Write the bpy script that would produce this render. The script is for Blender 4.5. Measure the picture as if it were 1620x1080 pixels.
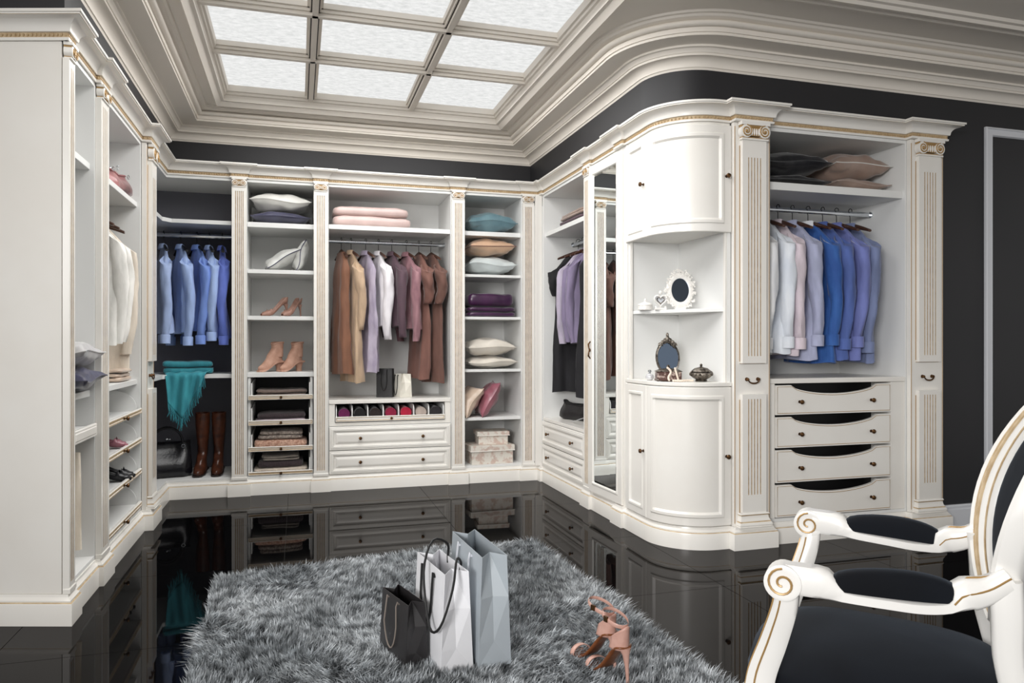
import bpy, math, random
import numpy as np
from mathutils import Vector, Matrix, noise
for o in list(bpy.data.objects): bpy.data.objects.remove(o, do_unlink=True)
sc = bpy.context.scene
COL = sc.collection
R = math.radians
pi = math.pi
sin, cos = math.sin, math.cos
# ------------------------------------------------------------------ camera
cd = bpy.data.cameras.new('camera'); cam = bpy.data.objects.new('camera', cd); COL.objects.link(cam)
cam.location = (0, 0, 1.15); cam.rotation_euler = (R(90), 0, R(-16.4))
cd.sensor_width = 36; cd.lens = 36*1150/1620; cd.shift_y = 2/1620; cd.clip_start = .05
sc.camera = cam
# ------------------------------------------------------------------ world, lights, exposure
w = bpy.data.worlds.new('world'); sc.world = w; w.use_nodes = True
w.node_tree.nodes['Background'].inputs[0].default_value = (1.0, .99, .975, 1)
w.node_tree.nodes['Background'].inputs[1].default_value = .56
def area(name, loc, target, sx, sy, power, col=(1, .97, .93)):
    l = bpy.data.lights.new(name, 'AREA'); l.shape = 'RECTANGLE'; l.size = sx; l.size_y = sy; l.energy = power; l.color = col
    o = bpy.data.objects.new(name, l); COL.objects.link(o); o.location = loc
    o.rotation_euler = (Vector(target)-Vector(loc)).to_track_quat('-Z', 'Y').to_euler()
    return o
area('unseen_left_lamp', (-3.4, -2.6, 2.3), (2.6, 4.0, .9), 2.2, 2.0, 54, (1, .99, .98)).data.spread = R(66)  # unseen area lamp added behind the camera, lighting the room from the left
area('skylight_daylight', (.5, 3.8, 2.90), (.5, 3.8, 0), 1.9, 3.3, 84, (1, .995, .985))
vs = sc.view_settings
sc.display_settings.display_device = 'sRGB'
vs.view_transform = 'Standard'; vs.look = 'None'; vs.gamma = 1; vs.exposure = 0; vs.use_curve_mapping = False
PANE = 2.15      # brightness of the backlit skylight glass
# ------------------------------------------------------------------ helpers
def lin(c):
    return tuple(((x/255)/12.92 if x/255 <= .04045 else ((x/255+.055)/1.055)**2.4) for x in c)
def mat(name, rgb, rough=.5, metal=0, rgb2=None, nscale=8, namt=1, bump=0, bscale=40, stretch=(1, 1, 1), sheen=0, coat=0, spec=.5, ramp=(.35, .65), detail=4):
    m = bpy.data.materials.new(name); m.use_nodes = True
    nt = m.node_tree; b = nt.nodes['Principled BSDF']
    b.inputs['Base Color'].default_value = (*lin(rgb), 1); b.inputs['Roughness'].default_value = rough
    b.inputs['Metallic'].default_value = metal; b.inputs['Specular IOR Level'].default_value = spec
    if sheen: b.inputs['Sheen Weight'].default_value = sheen; b.inputs['Sheen Roughness'].default_value = .4
    if coat: b.inputs['Coat Weight'].default_value = coat; b.inputs['Coat Roughness'].default_value = .08
    if rgb2 or bump:
        tc = nt.nodes.new('ShaderNodeTexCoord'); mp = nt.nodes.new('ShaderNodeMapping'); mp.inputs['Scale'].default_value = stretch
        nt.links.new(tc.outputs['Object'], mp.inputs[0])
    if rgb2:
        n = nt.nodes.new('ShaderNodeTexNoise'); n.inputs['Scale'].default_value = nscale; n.inputs['Detail'].default_value = detail
        r = nt.nodes.new('ShaderNodeValToRGB'); r.color_ramp.elements[0].position = ramp[0]; r.color_ramp.elements[1].position = ramp[1]
        r.color_ramp.elements[0].color = (*lin(rgb), 1); r.color_ramp.elements[1].color = (*lin(rgb2), 1)
        nt.links.new(mp.outputs[0], n.inputs[0]); nt.links.new(n.outputs[0], r.inputs[0]); nt.links.new(r.outputs[0], b.inputs['Base Color'])
    if bump:
        n2 = nt.nodes.new('ShaderNodeTexNoise'); n2.inputs['Scale'].default_value = bscale; n2.inputs['Detail'].default_value = 5
        bp = nt.nodes.new('ShaderNodeBump'); bp.inputs['Strength'].default_value = bump; bp.inputs['Distance'].default_value = .01
        nt.links.new(mp.outputs[0], n2.inputs[0]); nt.links.new(n2.outputs[0], bp.inputs['Height']); nt.links.new(bp.outputs[0], b.inputs['Normal'])
    return m
M = {}
M['ivory'] = mat('ivory_lacquer', (238, 235, 229), .24, rgb2=(234, 230, 223), nscale=3)
M['inner'] = mat('white_interior', (228, 228, 226), .5)
M['grey_back'] = mat('mid_grey_back', (108, 108, 116), .6)  # corner unit's back panels, a darker grey than the other units' backs
M['gold'] = mat('gold_patina', (206, 184, 150), .45, rgb2=(178, 152, 116), nscale=30)
M['goldline'] = mat('antique_gold_line', (172, 138, 88), .38, metal=.2)
M['bronze'] = mat('antique_bronze', (120, 88, 58), .32, metal=.9, rgb2=(70, 48, 30), nscale=40)
M['chrome'] = mat('chrome', (210, 214, 218), .12, metal=1)
M['wall'] = mat('charcoal_paint', (31, 31, 34), .55, rgb2=(35, 34, 37), nscale=2)
M['crown'] = mat('plaster_cream', (232, 225, 215), .6)
tm = bpy.data.materials.new('black_polished_granite'); tm.use_nodes = True; nt = tm.node_tree; nt.nodes.clear()
_o = nt.nodes.new('ShaderNodeOutputMaterial'); _m = nt.nodes.new('ShaderNodeMixShader'); _d = nt.nodes.new('ShaderNodeBsdfDiffuse'); _g = nt.nodes.new('ShaderNodeBsdfGlossy'); _f = nt.nodes.new('ShaderNodeFresnel')
_d.inputs[0].default_value = (.0018, .0018, .002, 1); _g.inputs[0].default_value = (.46, .45, .45, 1); _g.inputs['Roughness'].default_value = .025; _f.inputs[0].default_value = 1.5
nt.links.new(_f.outputs[0], _m.inputs[0]); nt.links.new(_d.outputs[0], _m.inputs[1]); nt.links.new(_g.outputs[0], _m.inputs[2]); nt.links.new(_m.outputs[0], _o.inputs[0])
M['tile'] = tm
M['grout'] = mat('grout', (40, 38, 36), .7)
M['mirror'] = mat('mirror_glass', (225, 230, 230), .01, metal=1)
M['mirror_dark'] = mat('small_mirror_glass', (120, 135, 155), .05, metal=1)
M['wood'] = mat('dark_hanger_wood', (78, 48, 34), .35, rgb2=(52, 30, 22), nscale=30, stretch=(1, 1, 6))
M['blackmetal'] = mat('black_metal', (20, 20, 22), .35, metal=.6)
M['trimwhite'] = mat('white_trim_paint', (215, 217, 222), .4)
M['dark'] = mat('drawer_near_black', (12, 11, 12), .5)  # near-black colour of the panels and floors inside trays and scooped drawers
pm = bpy.data.materials.new('backlit_frosted_glass'); pm.use_nodes = True
nt = pm.node_tree; nt.nodes.clear()
out = nt.nodes.new('ShaderNodeOutputMaterial'); em = nt.nodes.new('ShaderNodeEmission')
tc = nt.nodes.new('ShaderNodeTexCoord'); mp = nt.nodes.new('ShaderNodeMapping'); mp.inputs['Scale'].default_value = (1, 2.2, 1)
n1 = nt.nodes.new('ShaderNodeTexNoise'); n1.inputs['Scale'].default_value = 16; n1.inputs['Detail'].default_value = 8; n1.inputs['Roughness'].default_value = .75
rp = nt.nodes.new('ShaderNodeValToRGB'); rp.color_ramp.elements[0].position = .3; rp.color_ramp.elements[1].position = .62
rp.color_ramp.elements[0].color = (.30, .305, .30, 1); rp.color_ramp.elements[1].color = (.44, .44, .435, 1)
nt.links.new(tc.outputs['Object'], mp.inputs[0]); nt.links.new(mp.outputs[0], n1.inputs[0]); nt.links.new(n1.outputs[0], rp.inputs[0])
nt.links.new(rp.outputs[0], em.inputs[0]); em.inputs[1].default_value = PANE; nt.links.new(em.outputs[0], out.inputs[0])
M['pane'] = pm

class MB:
    def __init__(s): s.v = []; s.f = []; s.m = []
    def add(s, vs, fs, mi=0):
        o = len(s.v); s.v += [tuple(p) for p in vs]; s.f += [tuple(i+o for i in q) for q in fs]; s.m += [mi]*len(fs); return s
    def box(s, x0, x1, y0, y1, z0, z1, mi=0):
        return s.add([(x0, y0, z0), (x1, y0, z0), (x1, y1, z0), (x0, y1, z0), (x0, y0, z1), (x1, y0, z1), (x1, y1, z1), (x0, y1, z1)],
                     [(0, 3, 2, 1), (4, 5, 6, 7), (0, 1, 5, 4), (1, 2, 6, 5), (2, 3, 7, 6), (3, 0, 4, 7)], mi)
    def grid(s, rows, cu=False, cv=False, mi=0, cap0=False, cap1=False):
        nv = len(rows); nu = len(rows[0]); fs = []
        for j in range(nv if cv else nv-1):
            for i in range(nu if cu else nu-1):
                a = j*nu+i; b = j*nu+(i+1) % nu; c = ((j+1) % nv)*nu+(i+1) % nu; d = ((j+1) % nv)*nu+i
                fs.append((a, b, c, d))
        if cap0: fs.append(tuple(range(nu))[::-1])
        if cap1: fs.append(tuple((nv-1)*nu+i for i in range(nu)))
        return s.add([p for r in rows for p in r], fs, mi)
    def tube(s, pts, r, n=8, mi=0, cap=True, closed=False):
        pts = [Vector(p) for p in pts]; k = len(pts); rows = []
        up = Vector((0, 0, 1))
        t0 = (pts[1]-pts[0]).normalized()
        if abs(t0.dot(up)) > .95: up = Vector((0, 1, 0))
        nrm = (up-t0*up.dot(t0)).normalized()
        for i, p in enumerate(pts):
            if closed: t = (pts[(i+1) % k]-pts[i-1]).normalized()
            else: t = (pts[min(i+1, k-1)]-pts[max(i-1, 0)]).normalized()
            nrm = (nrm-t*nrm.dot(t)).normalized(); bn = t.cross(nrm)
            rr = r[i] if isinstance(r, list) else r
            if isinstance(rr, (list, tuple)): ra, rb = rr
            else: ra = rb = rr
            rows.append([p+nrm*ra*cos(2*pi*q/n)+bn*rb*sin(2*pi*q/n) for q in range(n)])
        return s.grid(rows, cu=True, cv=closed, mi=mi, cap0=cap and not closed, cap1=cap and not closed)
    def lathe(s, prof, n=16, mi=0, c=(0, 0, 0), axis='z'):
        rows = []
        for r, z in prof:
            row = []
            for q in range(n):
                a = 2*pi*q/n
                if axis == 'z': row.append((c[0]+r*cos(a), c[1]+r*sin(a), c[2]+z))
                else: row.append((c[0]+r*cos(a), c[1]-z, c[2]+r*sin(a)))   # axis: out of the front (-y)
            rows.append(row)
        return s.grid(rows, cu=True, mi=mi, cap0=True, cap1=True)
    def poly(s, pts, z0, z1, mi=0):
        n = len(pts)
        return s.add([(x, y, z0) for x, y in pts]+[(x, y, z1) for x, y in pts],
                     [tuple(range(n))[::-1], tuple(range(n, 2*n))]+[(i, (i+1) % n, n+(i+1) % n, n+i) for i in range(n)], mi)
    def ball(s, c, r, n=8, m=6, mi=0):
        rx, ry, rz = r if isinstance(r, (list, tuple)) else (r, r, r)
        rows = [[(c[0]+rx*sin(pi*j/m)*cos(2*pi*i/n), c[1]+ry*sin(pi*j/m)*sin(2*pi*i/n), c[2]-rz*cos(pi*j/m)) for i in range(n)] for j in range(m+1)]
        return s.grid(rows, cu=True, mi=mi)
    def build(s, name, mats, parent=None, smooth=35, bevel=0, label=None, kind=None, solid=0, loc=None, rotz=None):
        me = bpy.data.meshes.new(name); me.from_pydata(s.v, [], s.f)
        if not isinstance(mats, (list, tuple)): mats = [mats]
        for q in mats: me.materials.append(M[q] if isinstance(q, str) else q)
        if len(mats) > 1: me.polygons.foreach_set('material_index', s.m)
        if smooth:
            me.polygons.foreach_set('use_smooth', [True]*len(me.polygons)); me.set_sharp_from_angle(angle=R(smooth))
        me.update()
        o = bpy.data.objects.new(name, me); COL.objects.link(o); o.parent = parent
        if loc: o.location = loc
        if rotz is not None: o.rotation_euler = (0, 0, rotz)
        if solid:
            md = o.modifiers.new('solid', 'SOLIDIFY'); md.thickness = solid; md.offset = 0
        if bevel:
            md = o.modifiers.new('bevel', 'BEVEL'); md.width = bevel; md.segments = 2; md.limit_method = 'ANGLE'; md.angle_limit = R(40)
        if label: o['label'] = label
        if kind: o['kind'] = kind
        return o
def tag(o, label, cat, group=None):
    o['label'] = label; o['category'] = cat
    if group: o['group'] = group
    return o
def thing(name, label, cat, loc=(0, 0, 0), rotz=0, group=None):
    o = bpy.data.objects.new(name, None); COL.objects.link(o); o.location = loc; o.rotation_euler = (0, 0, rotz)
    o.empty_display_size = .1
    return tag(o, label, cat, group)
def struct(o, label=None):
    o['kind'] = 'structure'
    if label: o['label'] = label
    return o
def copy_part(o, parent, loc=None):
    c = o.copy(); COL.objects.link(c); c.parent = parent
    if loc is not None: c.location = loc
    return c
def copy_thing(root, label, loc, rotz=None):
    c = root.copy(); COL.objects.link(c); c['label'] = label; c.location = loc
    if rotz is not None: c.rotation_euler = (0, 0, rotz)
    for ch in list(root.children):
        k = copy_part(ch, c)
        for g in list(ch.children): copy_part(g, k)
    return c
def offset_path(path, closed=False):
    """miter vectors to the right of the travel direction"""
    n = len(path); res = []
    for i in range(n):
        p = Vector(path[i]); ds = []
        if i > 0 or closed: d = p-Vector(path[i-1]); ds.append(d.normalized())
        if i < n-1 or closed: d = Vector(path[(i+1) % n])-p; ds.append(d.normalized())
        ns = [Vector((d.y, -d.x)) for d in ds]
        if len(ns) == 1: m = ns[0]
        else:
            m = ns[0]+ns[1]; m = m/max(.2, 1+ns[0].dot(ns[1]))
        res.append(m)
    return res
def sweep(mb, path, prof, mis=None, i0=0, i1=None, cap=True, closed=False, miters=None):
    mt = miters or offset_path(path, closed); i1 = len(path)-1 if i1 is None else i1
    idx = range(i0, i1+1)
    np_ = len(prof); vs = []; fs = []; ms = []
    for i in idx:
        for o, z in prof: vs.append((path[i][0]+mt[i].x*o, path[i][1]+mt[i].y*o, z))
    k = len(idx)
    for a in range(k if closed else k-1):
        b = (a+1) % k
        for j in range(np_-1):
            fs.append((a*np_+j, b*np_+j, b*np_+j+1, a*np_+j+1)); ms.append(mis[j] if mis else 0)
    if cap and not closed:
        fs.append(tuple(range(np_))); ms.append(0); fs.append(tuple((k-1)*np_+j for j in range(np_))[::-1]); ms.append(0)
    o = len(mb.v); mb.v += vs; mb.f += [tuple(i+o for i in q) for q in fs]; mb.m += ms
    return mb
def arc(cx, cy, r, a0, a1, n):
    return [(cx+r*cos(R(a0+(a1-a0)*i/n)), cy+r*sin(R(a0+(a1-a0)*i/n))) for i in range(n+1)]
def smoothstep(a, b, x):
    t = min(1, max(0, (x-a)/(b-a))); return t*t*(3-2*t)
def panel_grid(mb, fn, L, z0, z1, prof, mis=None, nsub=1, side=.018):
    """front with a moulded frame; fn(s, depth) -> (x, y); prof = [(inset, depth)] from the edge inwards"""
    ins = [p[0] for p in prof]
    ss = sorted(set(ins+[L-i for i in ins]))
    if nsub > 1:
        e = []
        for a, b in zip(ss, ss[1:]):
            k = max(1, int((b-a)/L*nsub)); e += [a+(b-a)*q/k for q in range(k)]
        ss = e+[ss[-1]]
    zs = sorted(set([z0+i for i in ins]+[z1-i for i in ins]))
    def dep(d):
        for (a, da), (b, db) in zip(prof, prof[1:]):
            if d <= b+1e-9: return da+(db-da)*((d-a)/(b-a) if b > a else 1)
        return prof[-1][1]
    def mi_of(d):
        if not mis: return 0
        for q, (a, b) in enumerate(zip(ins, ins[1:])):
            if d < b: return mis[q]
        return 0
    nu = len(ss); vs = []; fs = []; ms = []
    for z in zs:
        for s_ in ss:
            d = min(s_, L-s_, z-z0, z1-z); x, y = fn(s_, dep(d)); vs.append((x, y, z))
    for j in range(len(zs)-1):
        for i in range(nu-1):
            fs.append((j*nu+i, j*nu+i+1, (j+1)*nu+i+1, (j+1)*nu+i))
            sm = (ss[i]+ss[i+1])/2; zm = (zs[j]+zs[j+1])/2; ms.append(mi_of(min(sm, L-sm, zm-z0, z1-zm)))
    # rim
    rim = [i for i in range(nu)]+[j*nu+nu-1 for j in range(1, len(zs))]+[(len(zs)-1)*nu+i for i in range(nu-2, -1, -1)]+[j*nu for j in range(len(zs)-2, 0, -1)]
    base = len(vs)
    for q in rim:
        j, i = divmod(q, nu); x, y = fn(ss[i], prof[0][1]-side); vs.append((x, y, zs[j]))
    k = len(rim)
    for q in range(k):
        fs.append((rim[q], base+q, base+(q+1) % k, rim[(q+1) % k])); ms.append(0)
    o = len(mb.v); mb.v += vs; mb.f += [tuple(i+o for i in q) for q in fs]; mb.m += ms
    return mb
def flat(x0, y): return lambda s, d: (x0+s, y-d)     # a front that looks towards -y
KNOB = [(.0045, 0), (.004, .012), (.006, .014), (.0125, .019), (.0135, .024), (.011, .029), (.004, .031)]
def knob(parent, x, y, z, sc_=1.0, mt='bronze'):
    b = MB(); b.lathe([(.009*sc_, 0), (.009*sc_, .002)]+[(r*sc_, h*sc_) for r, h in KNOB], 14, axis='y')
    return b.build('knob', mt, parent, loc=(x, y, z))
# ================================================================== the room
fl = struct(MB().box(-3.2, 6.6, -1.6, 6.7, -.06, -.006).build('floor', 'grout', smooth=0), 'black polished stone tile floor')
tb = None
for i in range(10):
    for j in range(9):
        x0 = -3.07+i*1.0; y0 = -1.64+j*.93
        if tb is None:
            tb = MB().box(.0012, .9988, .0012, .9288, -.006, 0).build('tile', 'tile', fl, smooth=0); tb.location = (x0, y0, 0)
        else: copy_part(tb, fl, (x0, y0, 0))
ZC = 2.69
WL, WB, WW, WR = -.93, 6.0, 1.93, 3.6
WARC = arc(WW+.3, WR+.3, .3, 180, 270, 16)
struct(MB().poly([(WL, 3.42), (-3.2, 4.10), (-3.2, 6.7), (WL, 6.7)][::-1], 2.42, 3.2).build('wall_left', 'wall', smooth=0), 'charcoal wall above the left wardrobe')
struct(MB().box(WL, WW, WB, 6.7, 2.42, 3.2).build('wall_back', 'wall', smooth=0), 'charcoal wall above the back wardrobe run')
struct(MB().poly([(WW, 6.7)]+WARC+[(3.86, WR), (3.86, 6.7)], 2.478, 3.2).build('wall_corner', 'wall'), 'charcoal wall turning round the curved corner above the mirror wardrobe')
struct(MB().box(3.86, 6.6, WR, 3.8, 0, 3.2).build('wall_right', 'wall', smooth=0), 'charcoal wall with white panel moulding at right')
bb = MB(); sweep(bb, [(3.83, WR), (6.6, WR)], [(0, .135), (.012, .135), (.016, .125), (.014, .112), (.022, .105), (.022, 0), (0, 0)])
struct(bb.build('baseboard_right', 'trimwhite', smooth=20), 'white skirting board of the charcoal right wall')
# panel moulding on the right wall
pb = MB()
px0, px1, pz0, pz1 = 4.20, 5.6, .24, 2.525
pr = [(0, .0), (0, .016), (.01, .02), (.014, .012), (.022, .012), (.05, .018), (.056, .006), (.056, 0)]
vsr = []
for ins, dp in pr:
    vsr.append([(px0+ins, WR-dp, pz0+ins), (px1-ins, WR-dp, pz0+ins), (px1-ins, WR-dp, pz1-ins), (px0+ins, WR-dp, pz1-ins)])
pb.grid(vsr, cu=True)
struct(pb.build('trim_1', 'trimwhite', smooth=20), 'white rectangular panel moulding on the charcoal right wall')
# ------------------------------------------------------------------ ceiling
cx0, cx1, cy0, cy1 = WL+.42, WW-.42, 2.05, WB-.42
ce = MB(); zc = 2.885
ce.box(-3.2, cx0, -1.6, 6.2, zc, 2.96).box(cx1, 6.6, -1.6, 6.2, zc, 2.96).box(cx0, cx1, cy1, 6.2, zc, 2.96).box(cx0, cx1, -1.6, cy0, zc, 2.96)
struct(ce.build('ceiling', 'crown', smooth=0), 'cream plaster ceiling with a coffered skylight')
cpath = [(-3.2, 4.10), (WL, 3.42), (WL, WB), (WW, WB)]+WARC+[(6.6, WR)]
cprof = [(0, ZC-.012), (.006, ZC), (.012, ZC)]
cprof += [(.012+.05*(1-cos(a)), ZC+.045*sin(a)) for a in [pi/2*q/6 for q in range(1, 7)]]
cprof += [(.068, 2.735), (.068, 2.748), (.074, 2.748), (.080, 2.760), (.090, 2.768), (.102, 2.770), (.102, 2.781), (.120, 2.784), (.215, 2.784), (.215, 2.798), (.224, 2.798), (.224, 2.824)]
cprof += [(.234+.014*sin(a)*1.6, 2.838-.016*cos(a)) for a in [pi*q/8 for q in range(0, 9)]]
cprof += [(.258, 2.858), (.268, 2.862), (.276, 2.872), (.290, 2.874), (.296, 2.886)]
tr = MB(); sweep(tr, cpath, cprof+[(.1, 2.9), (0, 2.9)])
struct(tr.build('trim_2', 'crown', smooth=28), 'cream stepped plaster crown moulding following the charcoal walls')
tr = MB(); sweep(tr, [(1.6, 3.12), (6.6, 3.12)], [(0, 2.887), (.006, 2.868), (.03, 2.862), (.038, 2.872), (.06, 2.872), (.075, 2.858), (.10, 2.852), (.11, 2.868), (.13, 2.87), (.14, 2.887)])
struct(tr.build('trim_3', 'crown', smooth=28), 'second cream plaster moulding crossing the ceiling at upper right')
# ------------------------------------------------------------------ skylight
sky = bpy.data.objects.new('window_1', None); COL.objects.link(sky); struct(sky, 'backlit frosted glass skylight with a cream coffered grid')
fr = MB()
ring = [(cx0, cy0), (cx0, cy1), (cx1, cy1), (cx1, cy0)]
fp = [(-.062, 2.887), (-.062, 2.866), (-.052, 2.858), (-.02, 2.886), (-.014, 2.886), (-.010, 2.902), (.000, 2.906), (.004, 2.925), (.016, 2.93), (.018, 2.945), (.03, 2.95), (.034, 2.995), (.034, 3.01), (-.062, 3.01)]
sweep(fr, ring, [(o+.0, z) for o, z in fp], closed=True)
fr.build('skylight_frame', 'crown', sky, smooth=25)
xs = [cx0+.03, .09, .83, cx1-.03]; ys = [cy1-.03, 4.78, 4.11, 3.44, 2.77, cy0+.03]
def mull(horizontal, c, a, b):
    m = MB()
    for wd, z0, z1 in ((.042, 2.962, 3.0), (.030, 2.945, 2.962), (.016, 2.925, 2.945)):
        if horizontal: m.box(a, b, c-wd, c+wd, z0, z1)
        else: m.box(c-wd, c+wd, a, b, z0, z1)
    if not horizontal:
        for sgn in (-1, 1): m.box(c+sgn*.020-.0035, c+sgn*.020+.0035, a, b, 2.9440, 2.9449, 1)
    return m
M['groove'] = mat('dark_groove_line', (50, 44, 40), .7)
for x in xs[1:3]: mull(False, x, cy0, cy1).build('mullion', ['crown', 'groove'], sky, smooth=0, bevel=.002)
for y in ys[1:5]: mull(True, y, cx0, cx1).build('glazing_bar', ['crown', 'groove'], sky, smooth=0, bevel=.002)
for i in range(3):
    for j in range(5):
        w_ = xs[i+1]-xs[i]; h_ = ys[j]-ys[j+1]
        MB().box(-w_/2, w_/2, -h_/2, h_/2, 0, .01).build('pane', 'pane', sky, smooth=0, loc=((xs[i]+xs[i+1])/2, (ys[j]+ys[j+1])/2, 2.992))
# ================================================================== wardrobe face line (room side is to the right of the travel direction)
FL, FB, FW, FR_ = -.925, 5.825, 1.965, 3.575
CARC = arc(FW+.275, FR_+.275, .275, 180, 270, 20)
fpath = [(-1.6, 3.573), (-.905, 3.365), (-.905, 3.455), (FL, 3.455), (FL, 3.865), (-.905, 3.865), (-.905, 4.03), (FL, 4.03), (FL, 4.92), (-.875, 4.92), (-.875, 5.16), (FL, 5.16), (FL, FB)]
nL = len(fpath)-1
for a, b in ((-.478, -.367), (.119, .218), (1.194, 1.309)): fpath += [(a, FB), (a, 5.805), (b, 5.805), (b, FB)]
fpath += [(1.795, FB), (1.795, 5.805), (1.945, 5.805)]
nB = len(fpath)-1
fpath += [(1.945, 5.735), (FW, 5.735), (FW, 4.80), (1.945, 4.80), (1.945, 4.685), (FW, 4.685), (FW, 4.275), (1.945, 4.275), (1.945, 4.16), (FW, 4.16)]+CARC
fpath += [(2.335, FR_), (2.335, 3.525), (2.57, 3.525), (2.57, FR_), (3.555, FR_), (3.555, 3.525), (3.815, 3.525), (3.815, 3.62)]
FM = offset_path(fpath)
plp = [(-.05, .122), (.004, .122), (.006, .112), (.012, .104), (.018, .100), (.018, .094), (.023, .09), (.025, .084), (.025, 0), (-.05, 0)]
plm = [0, 0, 0, 0, 0, 1, 0, 0, 0]
cop = [(-.06, 2.372), (.008, 2.372), (.010, 2.383), (.004, 2.385), (.004, 2.404), (.014, 2.405), (.016, 2.412)]
cop += [(.016+.05*(1-cos(a)), 2.413+.040*sin(a)) for a in [pi/2*q/7 for q in range(1, 8)]]
cop += [(.068, 2.454), (.068, 2.459), (.075, 2.461), (.075, 2.472), (-.06, 2.472)]
cop = [(o, z+.012) for o, z in cop]
com = [0, 0, 1, 1, 0, 0]+[0]*7+[1, 0, 0, 0, 0]
M['bead'] = mat('aged_gilt_bead', (186, 162, 126), .45)
runs = [(0, nL, 'left wardrobe run with the plain end panel'), (nL, nB, 'back wardrobe run'), (nB, len(fpath)-1, 'curved corner, mirror door and the right wardrobe')]
for a, b, what in runs:
    p = MB(); sweep(p, fpath, plp, plm, a, b, miters=FM)
    tag(p.build('wardrobe_plinth', ['ivory', 'gold'], smooth=25), 'ivory moulded plinth along the '+what, 'plinth', 'wardrobe plinths')
    t = thing('wardrobe_cornice', 'ivory cornice with gilded beading along the '+what, 'cornice', group='wardrobe cornices')
    p = MB(); sweep(p, fpath, cop, com, a, b, miters=FM)
    p.build('cornice_moulding', ['ivory', 'gold'], t, smooth=25)
    bd = MB()                                  # pearl beading
    for i in range(a, b):
        A = Vector((fpath[i][0]+FM[i].x*.004, fpath[i][1]+FM[i].y*.004)); B = Vector((fpath[i+1][0]+FM[i+1].x*.004, fpath[i+1][1]+FM[i+1].y*.004))
        n = max(1, int((B-A).length/.017))
        for q in range(n):
            c = A+(B-A)*((q+.5)/n); bd.ball((c.x, c.y, 2.4065), .0066, 5, 4)
    bd.build('beading', 'bead', t, kind='stuff')
# ================================================================== pilasters
def flutes(mb, x0, x1, y, z0, z1, n, gw=.006, dep=.006):
    pitch = (x1-x0)/n
    for i in range(n):
        c = x0+pitch*(i+.5)
        a, b = c-gw/2, c+gw/2
        l = x0 if i == 0 else x0+pitch*(i-.5)+gw/2
        mb.add([(l, y, z0), (a, y, z0), (a, y, z1), (l, y, z1)], [(0, 1, 2, 3)])
        mb.add([(a, y, z0), (a+.001, y+dep, z0+.004), (a+.001, y+dep, z1-.004), (a, y, z1), (b, y, z0), (b-.001, y+dep, z0+.004), (b-.001, y+dep, z1-.004), (b, y, z1)],
               [(0, 1, 2, 3), (1, 5, 6, 2), (5, 4, 7, 6), (0, 4, 5, 1), (2, 6, 7, 3)], 1)
    mb.add([(b, y, z0), (x1, y, z0), (x1, y, z1), (b, y, z1)], [(0, 1, 2, 3)])
def fluted_board(mb, w, y0, y1, zb, zt, f0, f1, n, fw):
    """board w wide, front at y0, with n gilded flutes between f0 and f1 inside fw"""
    h = w/2; g = fw/2
    mb.box(-h, h, y0, y1, zb, f0); mb.box(-h, h, y0, y1, f1, zt)
    mb.box(-h, -g, y0, y1, f0, f1); mb.box(g, h, y0, y1, f0, f1); mb.box(-g, g, y0+.007, y1, f0, f1)
    flutes(mb, -g, g, y0, f0, f1, n)
def capital(parent, w, y, zb, zt, sc_=1.0):
    h = zt-zb; b = MB(); vr = h*.36
    b.box(-w/2-.006, w/2+.006, y-.016, y+.02, zt-h*.2, zt)
    b.box(-w/2-.002, w/2+.002, y-.01, y+.02, zt-h*.3, zt-h*.2, 1)
    b.box(-w/2+vr, w/2-vr, y-.008, y+.02, zb+h*.22, zt-h*.3, 1)
    b.box(-w/2, w/2, y-.009, y+.02, zb, zb+h*.1)
    b.box(-w/2+.003, w/2-.003, y-.006, y+.02, zb+h*.1, zb+h*.16, 1)
    c = b.build('capital', ['ivory', 'goldline'], parent, smooth=30, bevel=.0012)
    for s_ in (-1, 1):
        v = MB(); cx = s_*(w/2-vr*.78); cz = zt-h*.3-vr*.62
        v.lathe([(vr, -.02), (vr, .012), (vr*.9, .0135)], 18, axis='y', c=(cx, y, cz))
        pts = [(cx+s_*(-1)*0+s_*vr*(.92-.78*q/22)*cos(q*.55+pi*.5), y-.014, cz+vr*(.92-.78*q/22)*sin(q*.55+pi*.5)) for q in range(23)]
        v.tube(pts, vr*.11, 5, mi=1); v.ball((cx, y-.014, cz), vr*.2, 6, 5, 1)
        v.build('volute', ['ivory', 'goldline'], c)
    n = 4
    for i in range(n):
        e = MB(); x = (-w/2+vr*1.6)+(w-3.2*vr)*(i+.5)/n
        e.ball((x, y-.009, zb+h*.44), ((w-3.2*vr)/n*.36, .006, h*.2), 7, 6); e.build('egg_carving', 'ivory', c)
    return c
def slim_pilaster(label, loc, rot, w=.1, n=5, z0=.1228, z1=2.3835):
    t = thing('pilaster', label, 'pilaster', loc, rot, 'slim fluted pilasters of the wardrobe')
    b = MB(); fluted_board(b, w, -.016, .009, z0, z1-.066, .165, 2.285, n, w*.62)
    b.build('fluted_shaft', ['ivory', 'gold'], t, smooth=0)
    capital(t, w*.9, -.014, z1-.068, z1)
    b = MB(); sweep(b, [(-w/2, .008), (-w/2, -.016), (w/2, -.016), (w/2, .008)], [(0, .123), (.004, .123), (.004, .14), (.001, .144), (0, .144)]); b.build('base', 'ivory', t, smooth=20)
    return t
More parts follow.
